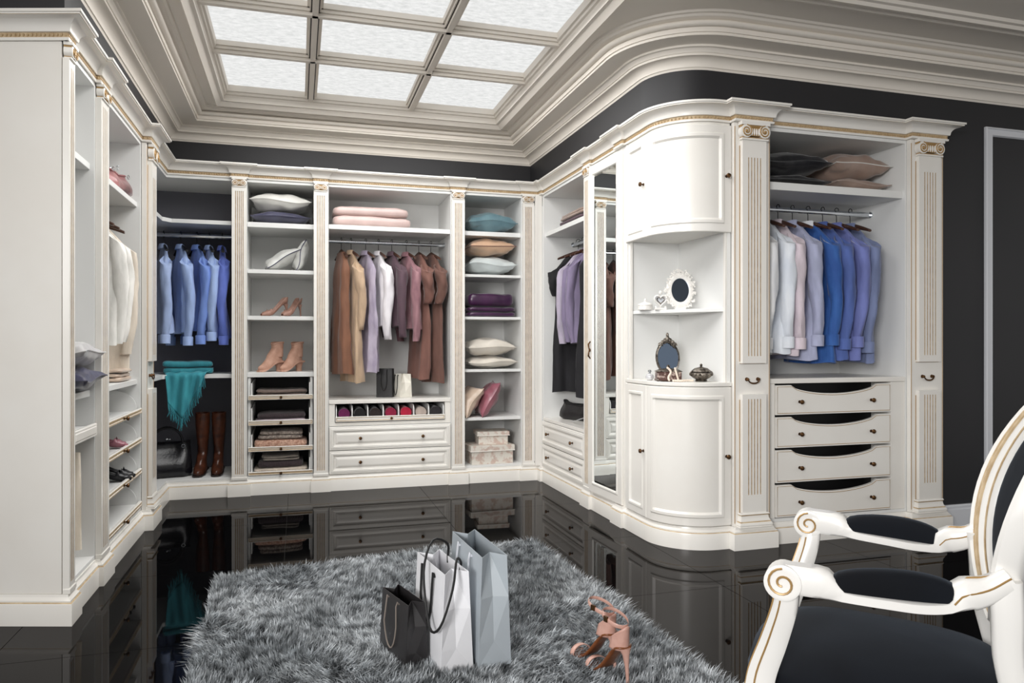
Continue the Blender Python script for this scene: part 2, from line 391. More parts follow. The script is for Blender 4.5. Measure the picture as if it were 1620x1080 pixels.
def big_pilaster(label, loc, rot, w, handle=True):
    t = thing('pilaster', label, 'pilaster', loc, rot, 'wide Ionic pilasters of the wardrobe')
    MB().box(-w/2, w/2, -.006, .022, .1225, 2.383).build('backing_board', 'ivory', t, smooth=0, bevel=.002)
    iw = w*.66
    for nm, zb, zt, f0, f1 in (('upper_shaft', 1.035, 2.283, 1.075, 2.185), ('lower_shaft', .185, .862, .30, .835)):
        b = MB(); fluted_board(b, iw, -.03, .0, zb, zt, f0, f1, 5, iw*.62); s_ = b.build(nm, ['ivory', 'gold'], t, smooth=0)
        g = MB(); e = iw/2+.004; 
        for x in (-e, e): g.box(x-.0015, x+.0015, -.0085, 0, zb+.01, zt-.03)
        g.box(-e, e, -.0085, 0, zb-.003, zb); g.build('gilded_line', 'goldline', s_, smooth=0)
    g = MB()
    for x in (-w/2+.006, w/2-.006): g.box(x-.0015, x+.0015, -.008, 0, .14, 2.36)
    g.build('edge_line', 'goldline', t, smooth=0)
    b = MB(); sweep(b, [(-w*.36, 0), (-w*.36, -.03), (w*.36, -.03), (w*.36, 0)], [(0, .20), (.004, .2), (.008, .192), (.004, .186), (.002, .184), (.006, .165), (.012, .155), (.013, .148), (.017, .146), (.02, .135), (.017, .126), (.022, .1245), (.022, .1235), (0, .1235)], [0, 0, 1, 1, 0, 0, 1, 0, 0, 0, 0, 0, 0])
    b.build('base', ['ivory', 'gold'], t, smooth=25)
    capital(t, iw*1.12, -.03, 2.281, 2.383)
    if handle:
        h = MB()
        for s_ in (-1, 1): h.ball((s_*.036, -.016, .945), (.009, .012, .009), 8, 6); h.lathe([(.011, .006), (.011, .009)], 10, axis='y', c=(s_*.036, 0, .945))
        h.tube([(.036*cos(a), -.024, .944+.022*sin(a)) for a in [pi+pi*q/10 for q in range(11)]], [.003+.002*sin(pi*q/10) for q in range(11)], 7)
        h.build('drop_handle', 'bronze', t)
    return t
for k, (x, lb) in enumerate(((-.4225, 'slim fluted pilaster between the corner unit with blue shirts and the shoe shelves'), (.1685, 'slim fluted pilaster between the shoe shelves and the wide rail with brown garments'),
              (1.2515, 'slim fluted pilaster between the brown garments and the cushion shelves'), (1.85, 'slim fluted pilaster in the inner right corner beside the cushion shelves'))):
    slim_pilaster(lb, (x, 5.81, 0), 0, .105 if k < 3 else .1)
slim_pilaster('slim pilaster at the front edge of the plain left end panel', (-.915, 3.41, 0), R(90), .08, 4)
slim_pilaster('slim pilaster between the two open bays of the left run', (-.915, 3.948, 0), R(90), .15, 5)
slim_pilaster('slim pilaster between the right rail bay and the mirror door', (1.955, 4.742, 0), R(-90), .10, 5)
big_pilaster('wide Ionic pilaster at the far end of the left run beside the blue shirts', (-.90, 5.04, 0), R(90), .235)
big_pilaster('wide Ionic pilaster between the curved cabinet and the right shirt bay', (2.452, 3.55, 0), 0, .235)
big_pilaster('wide Ionic pilaster at the right end of the wardrobe by the charcoal wall', (3.685, 3.55, 0), 0, .25)
# ================================================================== wardrobe units
ZB, ZT = .1225, 2.383
def cabinet(label, org, rot, W, tl, tr, shelves=(), d=.55, back='inner', fr=.02, name='wardrobe_unit'):
    t = thing(name, label, 'wardrobe', org, rot, 'open wardrobe units')
    MB().box(0, tl, 0, d, ZB, ZT).build('side_panel', 'inner', t, smooth=0, bevel=.0015)
    MB().box(W-tr, W, 0, d, ZB, ZT).build('side_panel', 'inner', t, smooth=0, bevel=.0015)
    MB().box(tl, W-tr, d-.015, d, ZB, ZT).build('back_panel', back, t, smooth=0)
    MB().box(tl, W-tr, .001, d-.015, ZB, ZB+.018).build('bottom_panel', 'inner', t, smooth=0, bevel=.0015)
    MB().box(tl, W-tr, .001, d-.015, ZT-.02, ZT).build('top_panel', 'inner', t, smooth=0)
    for z, th in shelves:
        MB().box(tl+.0005, W-tr-.0005, fr, d-.016, z-th, z).build('shelf', 'inner', t, smooth=0, bevel=.002)
    return t
def rod(parent, x0, x1, y, z, r=.0125, label=None):
    b = MB(); b.tube([(x0, y, z), (x1, y, z)], (r*1.25, r*.65), 12)
    o = b.build('hanging_rail', 'chrome', parent)
    for x in (x0+.004, x1-.004): MB().tube([(x-.004, y, z), (x+.004, y, z)], .02, 12).build('rail_socket', 'chrome', o)
    return o
RAILZ = 1.975
def drawer(parent, x0, x1, z0, z1, y=0., knobs=(), name='drawer'):
    prof = [(0, .014), (.004, .018), (.012, .018), (.016, .021), (.030, .021), (.036, .013), (.048, .010), (.056, .015), (.068, .018), (.07, .018)]
    b = MB(); panel_grid(b, flat(x0, y), x1-x0, z0, z1, prof, side=.013)
    o = b.build(name, 'ivory', parent, smooth=20)
    for kx in knobs: knob(o, kx, y-.018, (z0+z1)/2)
    return o
# --- corner unit (L-shaped)
t = thing('corner_wardrobe', 'open L-shaped corner wardrobe with blue shirts above brown boots', 'wardrobe', (0, 0, 0), 0, 'open wardrobe units')
xl, xr, yb, yf = -1.47, -.478, 6.375, FB
MB().box(xr, -.4245, yf, yb, ZB, ZT).build('side_panel', 'inner', t, smooth=0, bevel=.0015)
MB().box(xl-.015, xr, yb-.015, yb, ZB, ZT).build('back_panel', 'grey_back', t, smooth=0)
MB().box(xl-.015, xl, 5.165, yb-.015, ZB, ZT).build('back_panel', 'grey_back', t, smooth=0)
MB().box(xl, FL, 5.150, 5.165, ZB, ZT).build('side_panel', 'inner', t, smooth=0)
Lp = [(xl, 5.166), (FL-.02, 5.166), (FL-.02, yf-.05), (FL+.03, yf+.02), (xr-.0005, yf+.02), (xr-.0005, yb-.016), (xl, yb-.016)]
Lf = [(xl, 5.166), (FL, 5.166), (FL, yf), (xr, yf), (xr, yb-.015), (xl, yb-.015)]
MB().poly(Lf, ZB, ZB+.018).build('bottom_panel', 'inner', t, smooth=0, bevel=.0015)
MB().poly(Lf, ZT-.02, ZT).build('top_panel', 'inner', t, smooth=0)
for z in (2.065, .915): MB().poly(Lp, z-.03, z).build('shelf', 'inner', t, smooth=0, bevel=.002)
rod(t, -1.3, xr, 6.08, RAILZ)
# --- shoe shelves with pull-out trays
C2 = cabinet('tall open shelves holding shoes above four beaded pull-out trays', (-.4205, FB, 0), 0, .587, .052, .049, [(2.066, .038), (1.708, .03), (1.354, .03), (.923, .035)])
MB().box(.056, .0565+.018, .03, .5, .16, .885).build('tray_side', 'inner', C2, smooth=0); MB().box(.587-.0755, .587-.0575, .03, .5, .16, .885).build('tray_side', 'inner', C2, smooth=0)
MB().box(.075, .511, .49, .5, .16, .885).build('dark_back_panel', 'dark', C2, smooth=0)
def beaded_tray(parent, x0, x1, z0, z1, y, d, lab=None, wallh=.11):
    b = MB(); prof = [(0, .012), (.003, .015), (.006, .015), (.0075, .012), (.012, .012)]
    panel_grid(b, flat(x0, y), x1-x0, z0, z1, prof, [0, 0, 1, 1], side=.012)
    o = b.build('tray_front', ['ivory', 'gold'], parent, smooth=20)
    bd = MB(); n = int((x1-x0-.03)/.009)
    for q in range(n): bd.ball((x0+.015+(x1-x0-.03)*(q+.5)/n, y-.012, (z0+z1)/2), .0034, 5, 4)
    bd.build('beading', 'goldline', o, kind='stuff')
    knob(o, (x0+x1)/2, y-.014, (z0+z1)/2, .85)
    MB().box(x0+.02, x1-.02, y+.001, d, z0+.004, z0+.012).build('tray_floor', 'inner', parent, smooth=0)
    for x in (x0+.02, x1-.03):
        s_ = MB(); s_.add([(x, y+.001, z0+.012), (x+.01, y+.001, z0+.012), (x+.01, d, z0+.012), (x, d, z0+.012), (x, y+.001, z1+wallh*.8), (x+.01, y+.001, z1+wallh*.8), (x+.01, d, z1+wallh), (x, d, z1+wallh)], [(0, 3, 2, 1), (4, 5, 6, 7), (0, 1, 5, 4), (1, 2, 6, 5), (2, 3, 7, 6), (3, 0, 4, 7)])
        s_.build('tray_wall', 'inner', parent, smooth=0, bevel=.001)
    return o
TR2 = [(.716, .752), (.522, .560), (.324, .360), (.145, .172)]
for z0, z1 in TR2: beaded_tray(C2, .0575, .5325, z0, z1, .012, .46)
# --- wide garment bay
C3 = cabinet('widest open wardrobe bay of the back run with brown and lilac garments over drawers', (.1705, FB, 0), 0, 1.079, .0585, .0565, [(2.075, .036)])
rod(C3, .0585, 1.0225, .253, RAILZ)
MB().box(.0595, 1.0215, -.004, .533, .672, .702).build('counter_shelf', 'ivory', C3, smooth=0, bevel=.003)
MB().box(.0595, 1.0215, .001, .5, .50, .526).build('rail', 'ivory', C3, smooth=0, bevel=.002)
for xa, xb in ((.0595, .105), (.976, 1.0215)): MB().box(xa, xb, .004, .45, .526, .672).build('stile', 'ivory', C3, smooth=0, bevel=.002)
MB().box(.105, .976, .44, .45, .526, .672).build('dark_back_panel', 'dark', C3, smooth=0)
b = MB(); panel_grid(b, flat(.108, .002), .865, .532, .572, [(0, .012), (.003, .016), (.007, .016), (.009, .013), (.012, .013)], [0, 0, 1, 1], side=.012)
tf = b.build('tray_front', ['ivory', 'gold'], C3, smooth=20); knob(tf, .5405, -.012, .552, .8)
MB().box(.112, .969, .003, .43, .536, .544).build('tray_floor', 'inner', C3, smooth=0)
for i in range(8):
    x = .112+i*(.857-.008)/7; s_ = MB()
    pts = [(.004, .544), (.43, .544), (.43, .655)]+[(.05-.046*sin(a), .655-.05*(1-cos(a))) for a in [pi/2*q/5 for q in range(6)]]
    n = len(pts); s_.add([(x, y, z) for y, z in pts]+[(x+.008, y, z) for y, z in pts], [tuple(range(n)), tuple(range(n, 2*n))[::-1]]+[(q, (q+1) % n, n+(q+1) % n, n+q) for q in range(n)])
    s_.build('divider', 'inner', C3, smooth=0)
drawer(C3, .062, 1.019, .312, .494, .002, (.2975, .79)); drawer(C3, .062, 1.019, .126, .306, .002, (.2975, .79))
MB().box(.0595, 1.0215, .006, .5, .141, .498).build('drawer_box', 'inner', C3, smooth=0)
# --- cushion shelves
C4 = cabinet('tall open shelves stacked with cushions beside the inner right corner', (1.2535, FB, 0), 0, .5965, .056, .054, [(2.071, .036), (1.715, .022), (1.365, .022), (.93, .022), (.532, .024)])
# --- right rail bay
W1 = cabinet('open wardrobe bay of the right run with black and purple garments over two drawers', (FW, 5.772, 0), R(-90), 1.03, .03, .056, [(2.07, .036)])
rod(W1, .03, .974, .262, RAILZ)
MB().box(.031, .973, -.004, .533, .505, .529).build('counter_shelf', 'ivory', W1, smooth=0, bevel=.003)
drawer(W1, .033, .971, .316, .500, .002, (.20, .74)); drawer(W1, .033, .971, .126, .310, .002, (.20, .74))
MB().box(.032, .972, .006, .5, .141, .504).build('drawer_box', 'inner', W1, smooth=0)
# --- mirror door unit
t = thing('mirror_wardrobe', 'tall narrow ivory wardrobe with a full-length mirror on its door', 'wardrobe', (FW, 4.741, 0), R(-90))
MB().box(0, .605, .0, .48, ZB, ZT).build('carcass', 'ivory', t, smooth=0, bevel=.002)
b = MB(); panel_grid(b, flat(.061, -.0005), .49, .128, 2.364, [(0, .012), (.003, .015), (.052, .015), (.058, .019), (.066, .019), (.072, .008), (.073, .008)], side=.012)
dr = b.build('door', 'ivory', t, smooth=20); th_ = R(2.3); dr.rotation_euler = (0, 0, th_); dr.location = (.551*(1-cos(th_)), -.551*sin(th_)+.0, 0)
b = MB(); panel_grid(b, flat(.061+.069, -.009), .49-.138, .128+.069, 2.364-.069, [(0, .001), (.016, .003), (.017, .003)], side=.0005); b.build('mirror_glass', 'mirror', dr, smooth=0)
h = MB(); h.tube([(.092, -.016, 1.16), (.089, -.03, 1.14), (.092, -.026, 1.10), (.089, -.03, 1.06), (.092, -.016, 1.04)], [.004, .006, .0035, .006, .004], 7); h.ball((.092, -.02, 1.1), (.008, .006, .012)); h.build('handle', 'bronze', dr)
# --- curved corner cabinet
CC = thing('curved_cabinet', 'glossy curved corner cabinet with rounded doors and an open niche of ornaments', 'cabinet', (0, 0, 0))
CS = 4.132; Ls = CS-(FR_+.275); La = .275*pi/2
def corner_fn(s0):
    def fn(s, d):
        s = s0+s
        if s < Ls: return (FW-d, CS-s)
        if s < Ls+La:
            a = pi+(s-Ls)/.275; r = .275+d; return (FW+.275+r*cos(a), FR_+.275+r*sin(a))
        return (FW+.275+(s-Ls-La), FR_-d)
    return fn
LT = Ls+La+(2.332-(FW+.275))
ins = [corner_fn(0)(LT*q/30, -.004) for q in range(31)]
foot = ins+[(2.332, CS-.001), (FW+.004, CS-.001)]
foot = [(x, y) for x, y in foot if True]
fb = [p for p in ins if p[1] < CS-.002]+[(2.332, CS-.001), (FW+.004, CS-.001)]
MB().poly(fb, ZB, .905).build('lower_body', 'ivory', CC); MB().poly(fb, 1.775, ZT).build('upper_body', 'ivory', CC)
ft = [corner_fn(0)(LT*q/30, .016) for q in range(1, 31)]
MB().poly([(FW-.016, CS-.001)]+ft+[(2.332, CS-.001)], .906, .928).build('counter_top', 'ivory', CC, bevel=.003)
MB().box(FW+.004, 2.332, CS-.016, CS-.001, .928, 1.775).build('niche_wall', 'inner', CC, smooth=0)
MB().box(2.312, 2.334, FR_, CS-.016, .928, 1.775).build('niche_wall', 'inner', CC, smooth=0)
MB().box(FW+.002, FW+.02, CS-.034, CS-.016, .928, 1.775).build('stile', 'ivory', CC, smooth=0, bevel=.002)
MB().box(2.298, 2.312, FR_+.002, FR_+.02, .928, 1.775).build('stile', 'ivory', CC, smooth=0, bevel=.002)
q0 = Vector((FW+.022, CS-.036)); q1 = Vector((2.311, FR_+.03)); mid = (q0+q1)/2+Vector((-.05, -.035))
shp = [((1-u)**2*q0+2*u*(1-u)*mid+u*u*q1) for u in [i/14 for i in range(15)]]
MB().poly([(p.x, p.y) for p in shp]+[(2.311, CS-.017), (FW+.022, CS-.017)], 1.326, 1.346).build('niche_shelf', 'inner', CC, bevel=.002)
dp = [(0, .012), (.004, .016), (.040, .016), (.046, .020), (.056, .020), (.066, .009), (.07, .009)]
dp2 = [(0, .012), (.004, .016), (.045, .016), (.052, .021), (.066, .021), (.078, .010), (.082, .010)]
for nm, za, zb2 in (('upper', 1.768, 2.366), ('lower', .128, .902)):
    b = MB(); panel_grid(b, corner_fn(.004), Ls-.006, za, zb2, dp, nsub=8, side=.013); d1 = b.build(nm+'_flat_door', 'ivory', CC, smooth=25)
    b = MB(); panel_grid(b, corner_fn(Ls+.002), LT-Ls-.004, za, zb2, dp2, nsub=48, side=.013); d2 = b.build(nm+'_curved_door', 'ivory', CC, smooth=25)
    kz = 2.08 if nm == 'upper' else .515
    k = knob(d1, 0, 0, 0); k.location = (FW-.016, 3.882, kz); k.rotation_euler = (0, 0, R(-90))
    knob(d2, 2.297, FR_-.016, kz)
# --- right shirt bay
RB = cabinet('open wardrobe bay with white and blue shirts over four scooped drawers', (2.4535, FR_, 0), 0, 1.2315, .1215, .134, [(2.078, .045)], d=.58)
rod(RB, .1215, 1.0975, .278, RAILZ)
MB().box(.1225, 1.0965, -.004, .563, .915, .944).build('counter_shelf', 'ivory', RB, smooth=0, bevel=.003)
for xa, xb in ((.1225, .172), (.992, 1.0965)): MB().box(xa, xb, .002, .5, .141, .914).build('stile', 'ivory', RB, smooth=0, bevel=.002)
MB().box(.172, .992, .16, .17, .141, .914).build('dark_back_panel', 'dark', RB, smooth=0)
for i, (z0, z1) in enumerate(((.735, .905), (.545, .722), (.345, .532), (.147, .332))):
    x0, x1 = .176, .988; n = 20
    top = [(x0, z1)]+[(x0+.10+(x1-x0-.2)*q/n, z1-.052*(sin(pi*q/n)**.55 if 0 < q < n else 0)) for q in range(n+1)]+[(x1, z1)]
    poly = [(x0, z0), (x1, z0)]+top[::-1]
    def slab(poly, ya, yb):
        m = MB(); k = len(poly)
        m.add([(x, ya, z) for x, z in poly]+[(x, yb, z) for x, z in poly], [tuple(range(k)), tuple(range(k, 2*k))[::-1]]+[(q, (q+1) % k, k+(q+1) % k, k+q) for q in range(k)])
        return m
    d_ = slab(poly, -.004, .016).build('scooped_drawer', 'ivory', RB, smooth=0)
    c = Vector(((x0+x1)/2, (z0+z1)/2)); g = MB()
    ip = [(x+(.009 if x < c.x else -.009), z+(.009 if z < c.y else -.009)) for x, z in poly]
    g.tube([(x, -.0045, z) for x, z in ip], .0016, 5, closed=True); g.build('gilded_line', 'goldline', d_)
    for kx in (.335, .84): knob(d_, kx, -.004, (z0+z1)/2-.012)
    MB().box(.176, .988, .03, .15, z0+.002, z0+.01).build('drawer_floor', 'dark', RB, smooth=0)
# --- left run: end panel and two bays
ep = MB(); ep.poly([(-1.6, 3.574), (-.9275, 3.3727), (-.9275, 3.386), (-1.6, 3.588)], ZB, ZT)
tag(ep.build('end_panel', 'ivory', smooth=0, bevel=.002), 'tall plain ivory end panel closing the left wardrobe run', 'panel')
LA = cabinet('narrow open bay at the near end of the left run with two cushions', (FL, 3.49, 0), R(90), .457, .004, .083, [(1.998, .03), (.926, .03)], d=.32)
MB().box(-.092, -.0005, .001, .016, ZB, ZT).build('stile', 'ivory', LA, smooth=0, bevel=.0015)
LB = cabinet('open bay of the left run with white shirts above arched pull-out shelves', (FL, 3.949, 0), R(90), 1.1965, .081, .235, [(2.008, .03), (.927, .03)])
rod(LB, .081, .9615, .215, 1.93); 
b = MB(); panel_grid(b, flat(.006, .004), .366, .71, .77, [(0, .012), (.004, .015), (.012, .015), (.016, .018), (.02, .018)], side=.012); b.build('tray_front', 'ivory', LA, smooth=20)
MB().box(.005, .373, .01, .3, .745, .757).build('tray_floor', 'inner', LA, smooth=0)
rod(LA, .004, .374, .16, .69, .009)
for q, z in enumerate((.735, .557, .368, .168)):
    x0, x1 = .085, .957
    b = MB(); panel_grid(b, flat(x0, .006), x1-x0, z-.016, z+.016, [(0, .012), (.004, .016), (.010, .016), (.012, .013), (.016, .013)], [0, 1, 0, 1], side=.012)
    o = b.build('tray_front', ['ivory', 'gold'], LB, smooth=20); knob(o, .473, -.01, z, .9)
    MB().box(x0+.002, x1-.002, .007, .5, z-.012, z-.002).build('tray_floor', 'inner', LB, smooth=0)
    for x in (x0+.002, x1-.014):
        s_ = MB(); hh = .125
        pts = [(.02, z-.002), (.5, z-.002), (.5, z+hh)]+[(.15-.13*sin(a), z+hh-(hh-.02)*(1-cos(a))) for a in [pi/2*k/8 for k in range(9)]]
        n = len(pts); s_.add([(x, y, zz) for y, zz in pts]+[(x+.012, y, zz) for y, zz in pts], [tuple(range(n)), tuple(range(n, 2*n))[::-1]]+[(k, (k+1) % n, n+(k+1) % n, n+k) for k in range(n)])
        s_.build('arched_side', 'inner', LB, smooth=20)
for cab, xs_ in ((LA, (.371,)), (LB, (.958,))):
    pn = MB()
    for x in xs_:
        for z in (.33, .35, .62, .86, .88, 1.3, 1.32, 1.62, 1.64, 2.2, 2.22): pn.box(x-.004, x+.006, .12, .126, z, z+.006)
    pn.build('shelf_pins', 'trimwhite', cab, smooth=0)
# corner filler post between back and right runs
tag(MB().box(1.906, 1.963, 5.775, 5.804, ZB, ZT).build('corner_post', 'ivory', smooth=0, bevel=.002), 'narrow ivory filler post in the inner right corner of the wardrobe', 'post')
# ================================================================== fabrics
def fabric(n, c, c2=None, rough=.8, **k):
    d_ = dict(rgb2=c2 or tuple(int(x*.9) for x in c), nscale=9, bump=.35, bscale=14, stretch=(2.2, 2.2, .7), sheen=.25); d_.update(k)
    M[n] = mat(n, c, rough, **d_)
def satin(n, c, c2=None, rough=.3):
    M[n] = mat(n, c, rough, rgb2=c2 or tuple(int(x*.92) for x in c), nscale=6, bump=.5, bscale=9, sheen=.3, spec=.7)
fabric('sky', (150, 178, 232)); fabric('sky2', (122, 152, 222)); fabric('sky3', (168, 192, 238)); fabric('sky4', (104, 124, 208)); fabric('sky5', (92, 92, 186)); fabric('sky6', (176, 196, 236))
fabric('white', (240, 240, 240), (228, 230, 234)); fabric('white2', (232, 236, 242), (220, 226, 236)); fabric('pinkish', (222, 208, 216)); fabric('lav', (176, 180, 208)); fabric('blue', (52, 98, 168), (40, 80, 148)); fabric('blue2', (84, 106, 172)); fabric('peri', (116, 126, 188)); fabric('greyblue', (122, 134, 172)); fabric('navy', (40, 44, 104))
fabric('rust', (134, 92, 70)); fabric('camel', (198, 170, 142)); fabric('lilac', (178, 168, 184), (150, 140, 160)); fabric('offwhite', (236, 232, 236)); fabric('plum', (92, 70, 80)); fabric('mauve', (160, 120, 126), (128, 90, 98)); fabric('brown', (122, 84, 74)); fabric('brown2', (108, 76, 66))
fabric('black', (14, 13, 17), (20, 18, 24)); fabric('greylilac', (184, 174, 192)); fabric('violet', (132, 120, 148)); fabric('cream', (238, 226, 208)); fabric('creamwhite', (242, 239, 233)); fabric('ecru', (226, 214, 198))
satin('s_white', (226, 224, 218)); satin('s_slate', (74, 74, 98), (54, 54, 76)); satin('s_grey', (208, 208, 204)); satin('s_teal', (112, 142, 150), (90, 120, 130)); satin('s_peach', (214, 178, 148)); satin('s_ice', (206, 214, 214)); satin('s_plum', (66, 22, 66), (44, 12, 48)); satin('s_pearl', (226, 218, 206)); satin('s_rose', (164, 100, 112), (140, 80, 94)); satin('s_champ', (212, 190, 170)); satin('s_blush', (214, 188, 182)); satin('s_black', (14, 14, 18), (24, 24, 30)); satin('s_mocha', (168, 146, 134), (146, 124, 112)); satin('s_silver', (206, 204, 204))
fabric('teal', (62, 158, 170), (46, 132, 146)); fabric('teal_dk', (52, 142, 154), (40, 118, 130))
# ------------------------------------------------------------------ hangers and hanging garments
def make_hanger(label, loc, rot, wide=.19, mt='wood', group='wooden coat hangers'):
    t = thing('coat_hanger', label, 'hanger', loc, rot, group)
    h = MB(); pts = [(.019*cos(a), 0, .0+.019*sin(a)) for a in [R(-40+230*q/14) for q in range(15)]]
    pts = [(p[0], p[1], p[2]) for p in pts]
    pts = pts[::-1] if pts[0][0] < 0 else pts
    stem = [(.0146, 0, -.0122), (.006, 0, -.024), (0, 0, -.034), (0, 0, -.085)]
    h.tube([(-.019, 0, -.003)]+[(-.019*cos(a), 0, .019*sin(a)) for a in [R(210*q/12) for q in range(1, 13)]][:12]+stem[1:], .0024, 6)
    h.build('hook', 'blackmetal', t)
    b = MB(); rows = []
    for q in range(-10, 11):
        u = q/10; x = wide*u; zc_ = -.092-.055*abs(u)**1.25; hh = .019-.010*abs(u); th = .009+.004*abs(u)
        rows.append([(x, th*cos(a), zc_+hh*sin(a)) for a in [2*pi*k/8 for k in range(8)]])
    b.grid(rows, cu=True, cap0=True, cap1=True); b.build('arms', mt, t)
    return t
def garment(name, label, cat, mt, loc, rot, L=.72, sw=.2, flare=1.0, sl=.56, th=.045, seed=1, collar=True, group=None, fold=1., cuff=None, sleeve_r=.05, swing=.0, collar_m=None, buttons=False, hemdip=.0, neck=.055):
    """hanging garment: shoulder axis = local x, front opening towards local y; root at the neck"""
    rnd = random.Random(seed); t = thing(name, label, cat, loc, rot, group)
    nphi = 48; rows = []; ph = [rnd.uniform(0, 6.28) for _ in range(4)]
    zs = [0, .012, .03, .055, .085, .115, .15]+[.15+(L-.15)*q/26 for q in range(1, 27)]
    for z in zs:
        t_ = z/L
        if z < .15: wdt = neck+(sw-neck)*(z/.15)**.9
        else: wdt = sw*(1-.04*sin(pi*min(1, (t_-.1)/.5)))*(1+(flare-1)*smoothstep(.2, 1, t_))
        thk = .02+(th*.72-.02)*smoothstep(0, .2, t_)+th*.3*smoothstep(.4, 1, t_)
        row = []
        for i in range(nphi):
            a = 2*pi*i/nphi; c, s_ = cos(a), sin(a)
            x = wdt*math.copysign(abs(c)**.75, c); y = thk*math.copysign(abs(s_)**.8, s_)
            amp = fold*(.003+.010*t_)*min(1, z/.15)
            y += amp*(sin(x*34+ph[0]+2.2*t_)+.6*sin(x*61+ph[1]-3*t_))*(.55+.45*abs(s_))
            x += amp*.5*sin(5*a+ph[2])
            zz = -z-(hemdip*abs(c)*t_**6 if hemdip else 0)+.006*sin(3*a+ph[3])*t_**4
            nz = noise.noise((x*9+seed*3.1, y*9, z*4.5+seed))*.009+noise.noise((x*24, seed*1.7+y*20, z*10))*.006; k_ = min(1, z/.12)*fold**.5
            row.append((x+nz*.4*k_*c, y+.01*sin(6*t_+ph[1])*t_+nz*k_*(1 if s_ > 0 else -1), zz))
        rows.append(row)
    MB().grid(rows, cu=True, cap0=True, cap1=True).build('body', mt, t, smooth=70)
    if sl:
        sl = sl*(.95+.08*rnd.random())
        for sgn in (-1, 1):
            r2 = random.Random(seed*7+sgn); n = 14; rows = []
            sl_ = sl; y0 = .0; sy = r2.uniform(-.012, .012)+swing
            for q in range(-1, n+1):
                u = max(0, q/n)
                if q < 0: cx_, cy_, cz = sgn*(sw-.06), 0, -.105
                else:
                    cx_ = sgn*(sw-.012+.030*sin(pi*min(1, u*.9))-.012*u); cy_ = sy*u*2+.01*sin(5*u+seed); cz = -.128-sl*u
                ra = (sleeve_r*(1-.38*u)) if q >= 0 else sleeve_r*.5
                row = []
                for k in range(16):
                    a = 2*pi*k/16; wr = 1+.09*sin(3*a+9*u+seed)+.05*sin(5*a-14*u)+.22*noise.noise((cos(a)*1.6+seed, sin(a)*1.6, u*6+sgn*5))
                    row.append((cx_+ra*wr*.92*cos(a), cy_+ra*wr*.74*sin(a), cz+(.035*cos(a)*sgn*-1 if q <= 1 else 0)*(1 if q <= 0 else .5)))
                rows.append(row)
            s_ = MB().grid(rows, cu=True, cap1=True).build('sleeve', mt, t, smooth=80)
            if cuff:
                e = rows[-1]; cx_ = sum(p[0] for p in e)/16; cy_ = sum(p[1] for p in e)/16; cz = -.128-sl
                cr = sleeve_r*.68; MB().grid([[(cx_+cr*f*cos(2*pi*k/16), cy_+cr*f*.9*sin(2*pi*k/16), cz+dz) for k in range(16)] for f, dz in ((.98, .012), (1.06, .006), (1.04, -.055), (.9, -.056))], cu=True).build('cuff', cuff, s_, smooth=50)
    if collar:
        rows = []
        for f, dz in ((.74, .0), (.74, .018), (.84, .022), (1.02, .002), (1.12, -.016), (1.06, -.018), (.9, -.004)):
            rows.append([(.058*f*cos(a), .034*f*sin(a)+.004, dz-.016*max(0, -sin(a))*f) for a in [2*pi*k/22 for k in range(22)]])
        MB().grid(rows, cu=True).build('collar', collar_m or mt, t, smooth=60)
    if buttons:
        bt = MB()
        for q in range(5): bt.ball((.0, -(th+.016), -.12-q*.1), .0045, 6, 4)
        bt.build('buttons', 'trimwhite', t)
    return t
HZ = RAILZ+.012
def hang(x, y, rail_rot, drop=.105, **k):
    """a hanger on the rail and the garment on it"""
    lab = k.pop('label'); dr = k.pop('dr', 0)
    make_hanger('hanger of the '+lab, (x, y, k.pop('hz', HZ)), R(rail_rot+dr), mt=k.pop('hm', 'wood'), wide=k.get('sw', .2)-.025)
    k.setdefault('name', 'shirt'); k.setdefault('cat', 'shirt')
    z = k.pop('z', HZ-drop)
    return garment(k.pop('name'), lab, k.pop('cat'), k.pop('mt'), (x, y, z), R(rail_rot+dr), **k)
# corner bay: blue shirts
G = 'blue shirts on the corner rail'
for i, (x, mt, lab, L, dr) in enumerate(((-.985, 'sky6', 'pale blue shirt nearest the left pilaster on the corner rail', .66, 16), (-.865, 'sky3', 'light blue shirt second from the left on the corner rail', .66, 22), (-.750, 'sky2', 'bright blue shirt third from the left on the corner rail', .64, 24),
                          (-.66, 'sky3', 'ice blue shirt fourth from the left on the corner rail', .69, 14), (-.567, 'sky4', 'periwinkle blue shirt nearest the fluted pilaster, corner rail', .70, 7))):
    hang(x, 6.08, 90, dr=dr, mt=mt, label=lab, L=L, sw=.2, sl=.56, seed=i+1, group=G, cuff=mt, hm='blackmetal', sleeve_r=.056, th=.042)
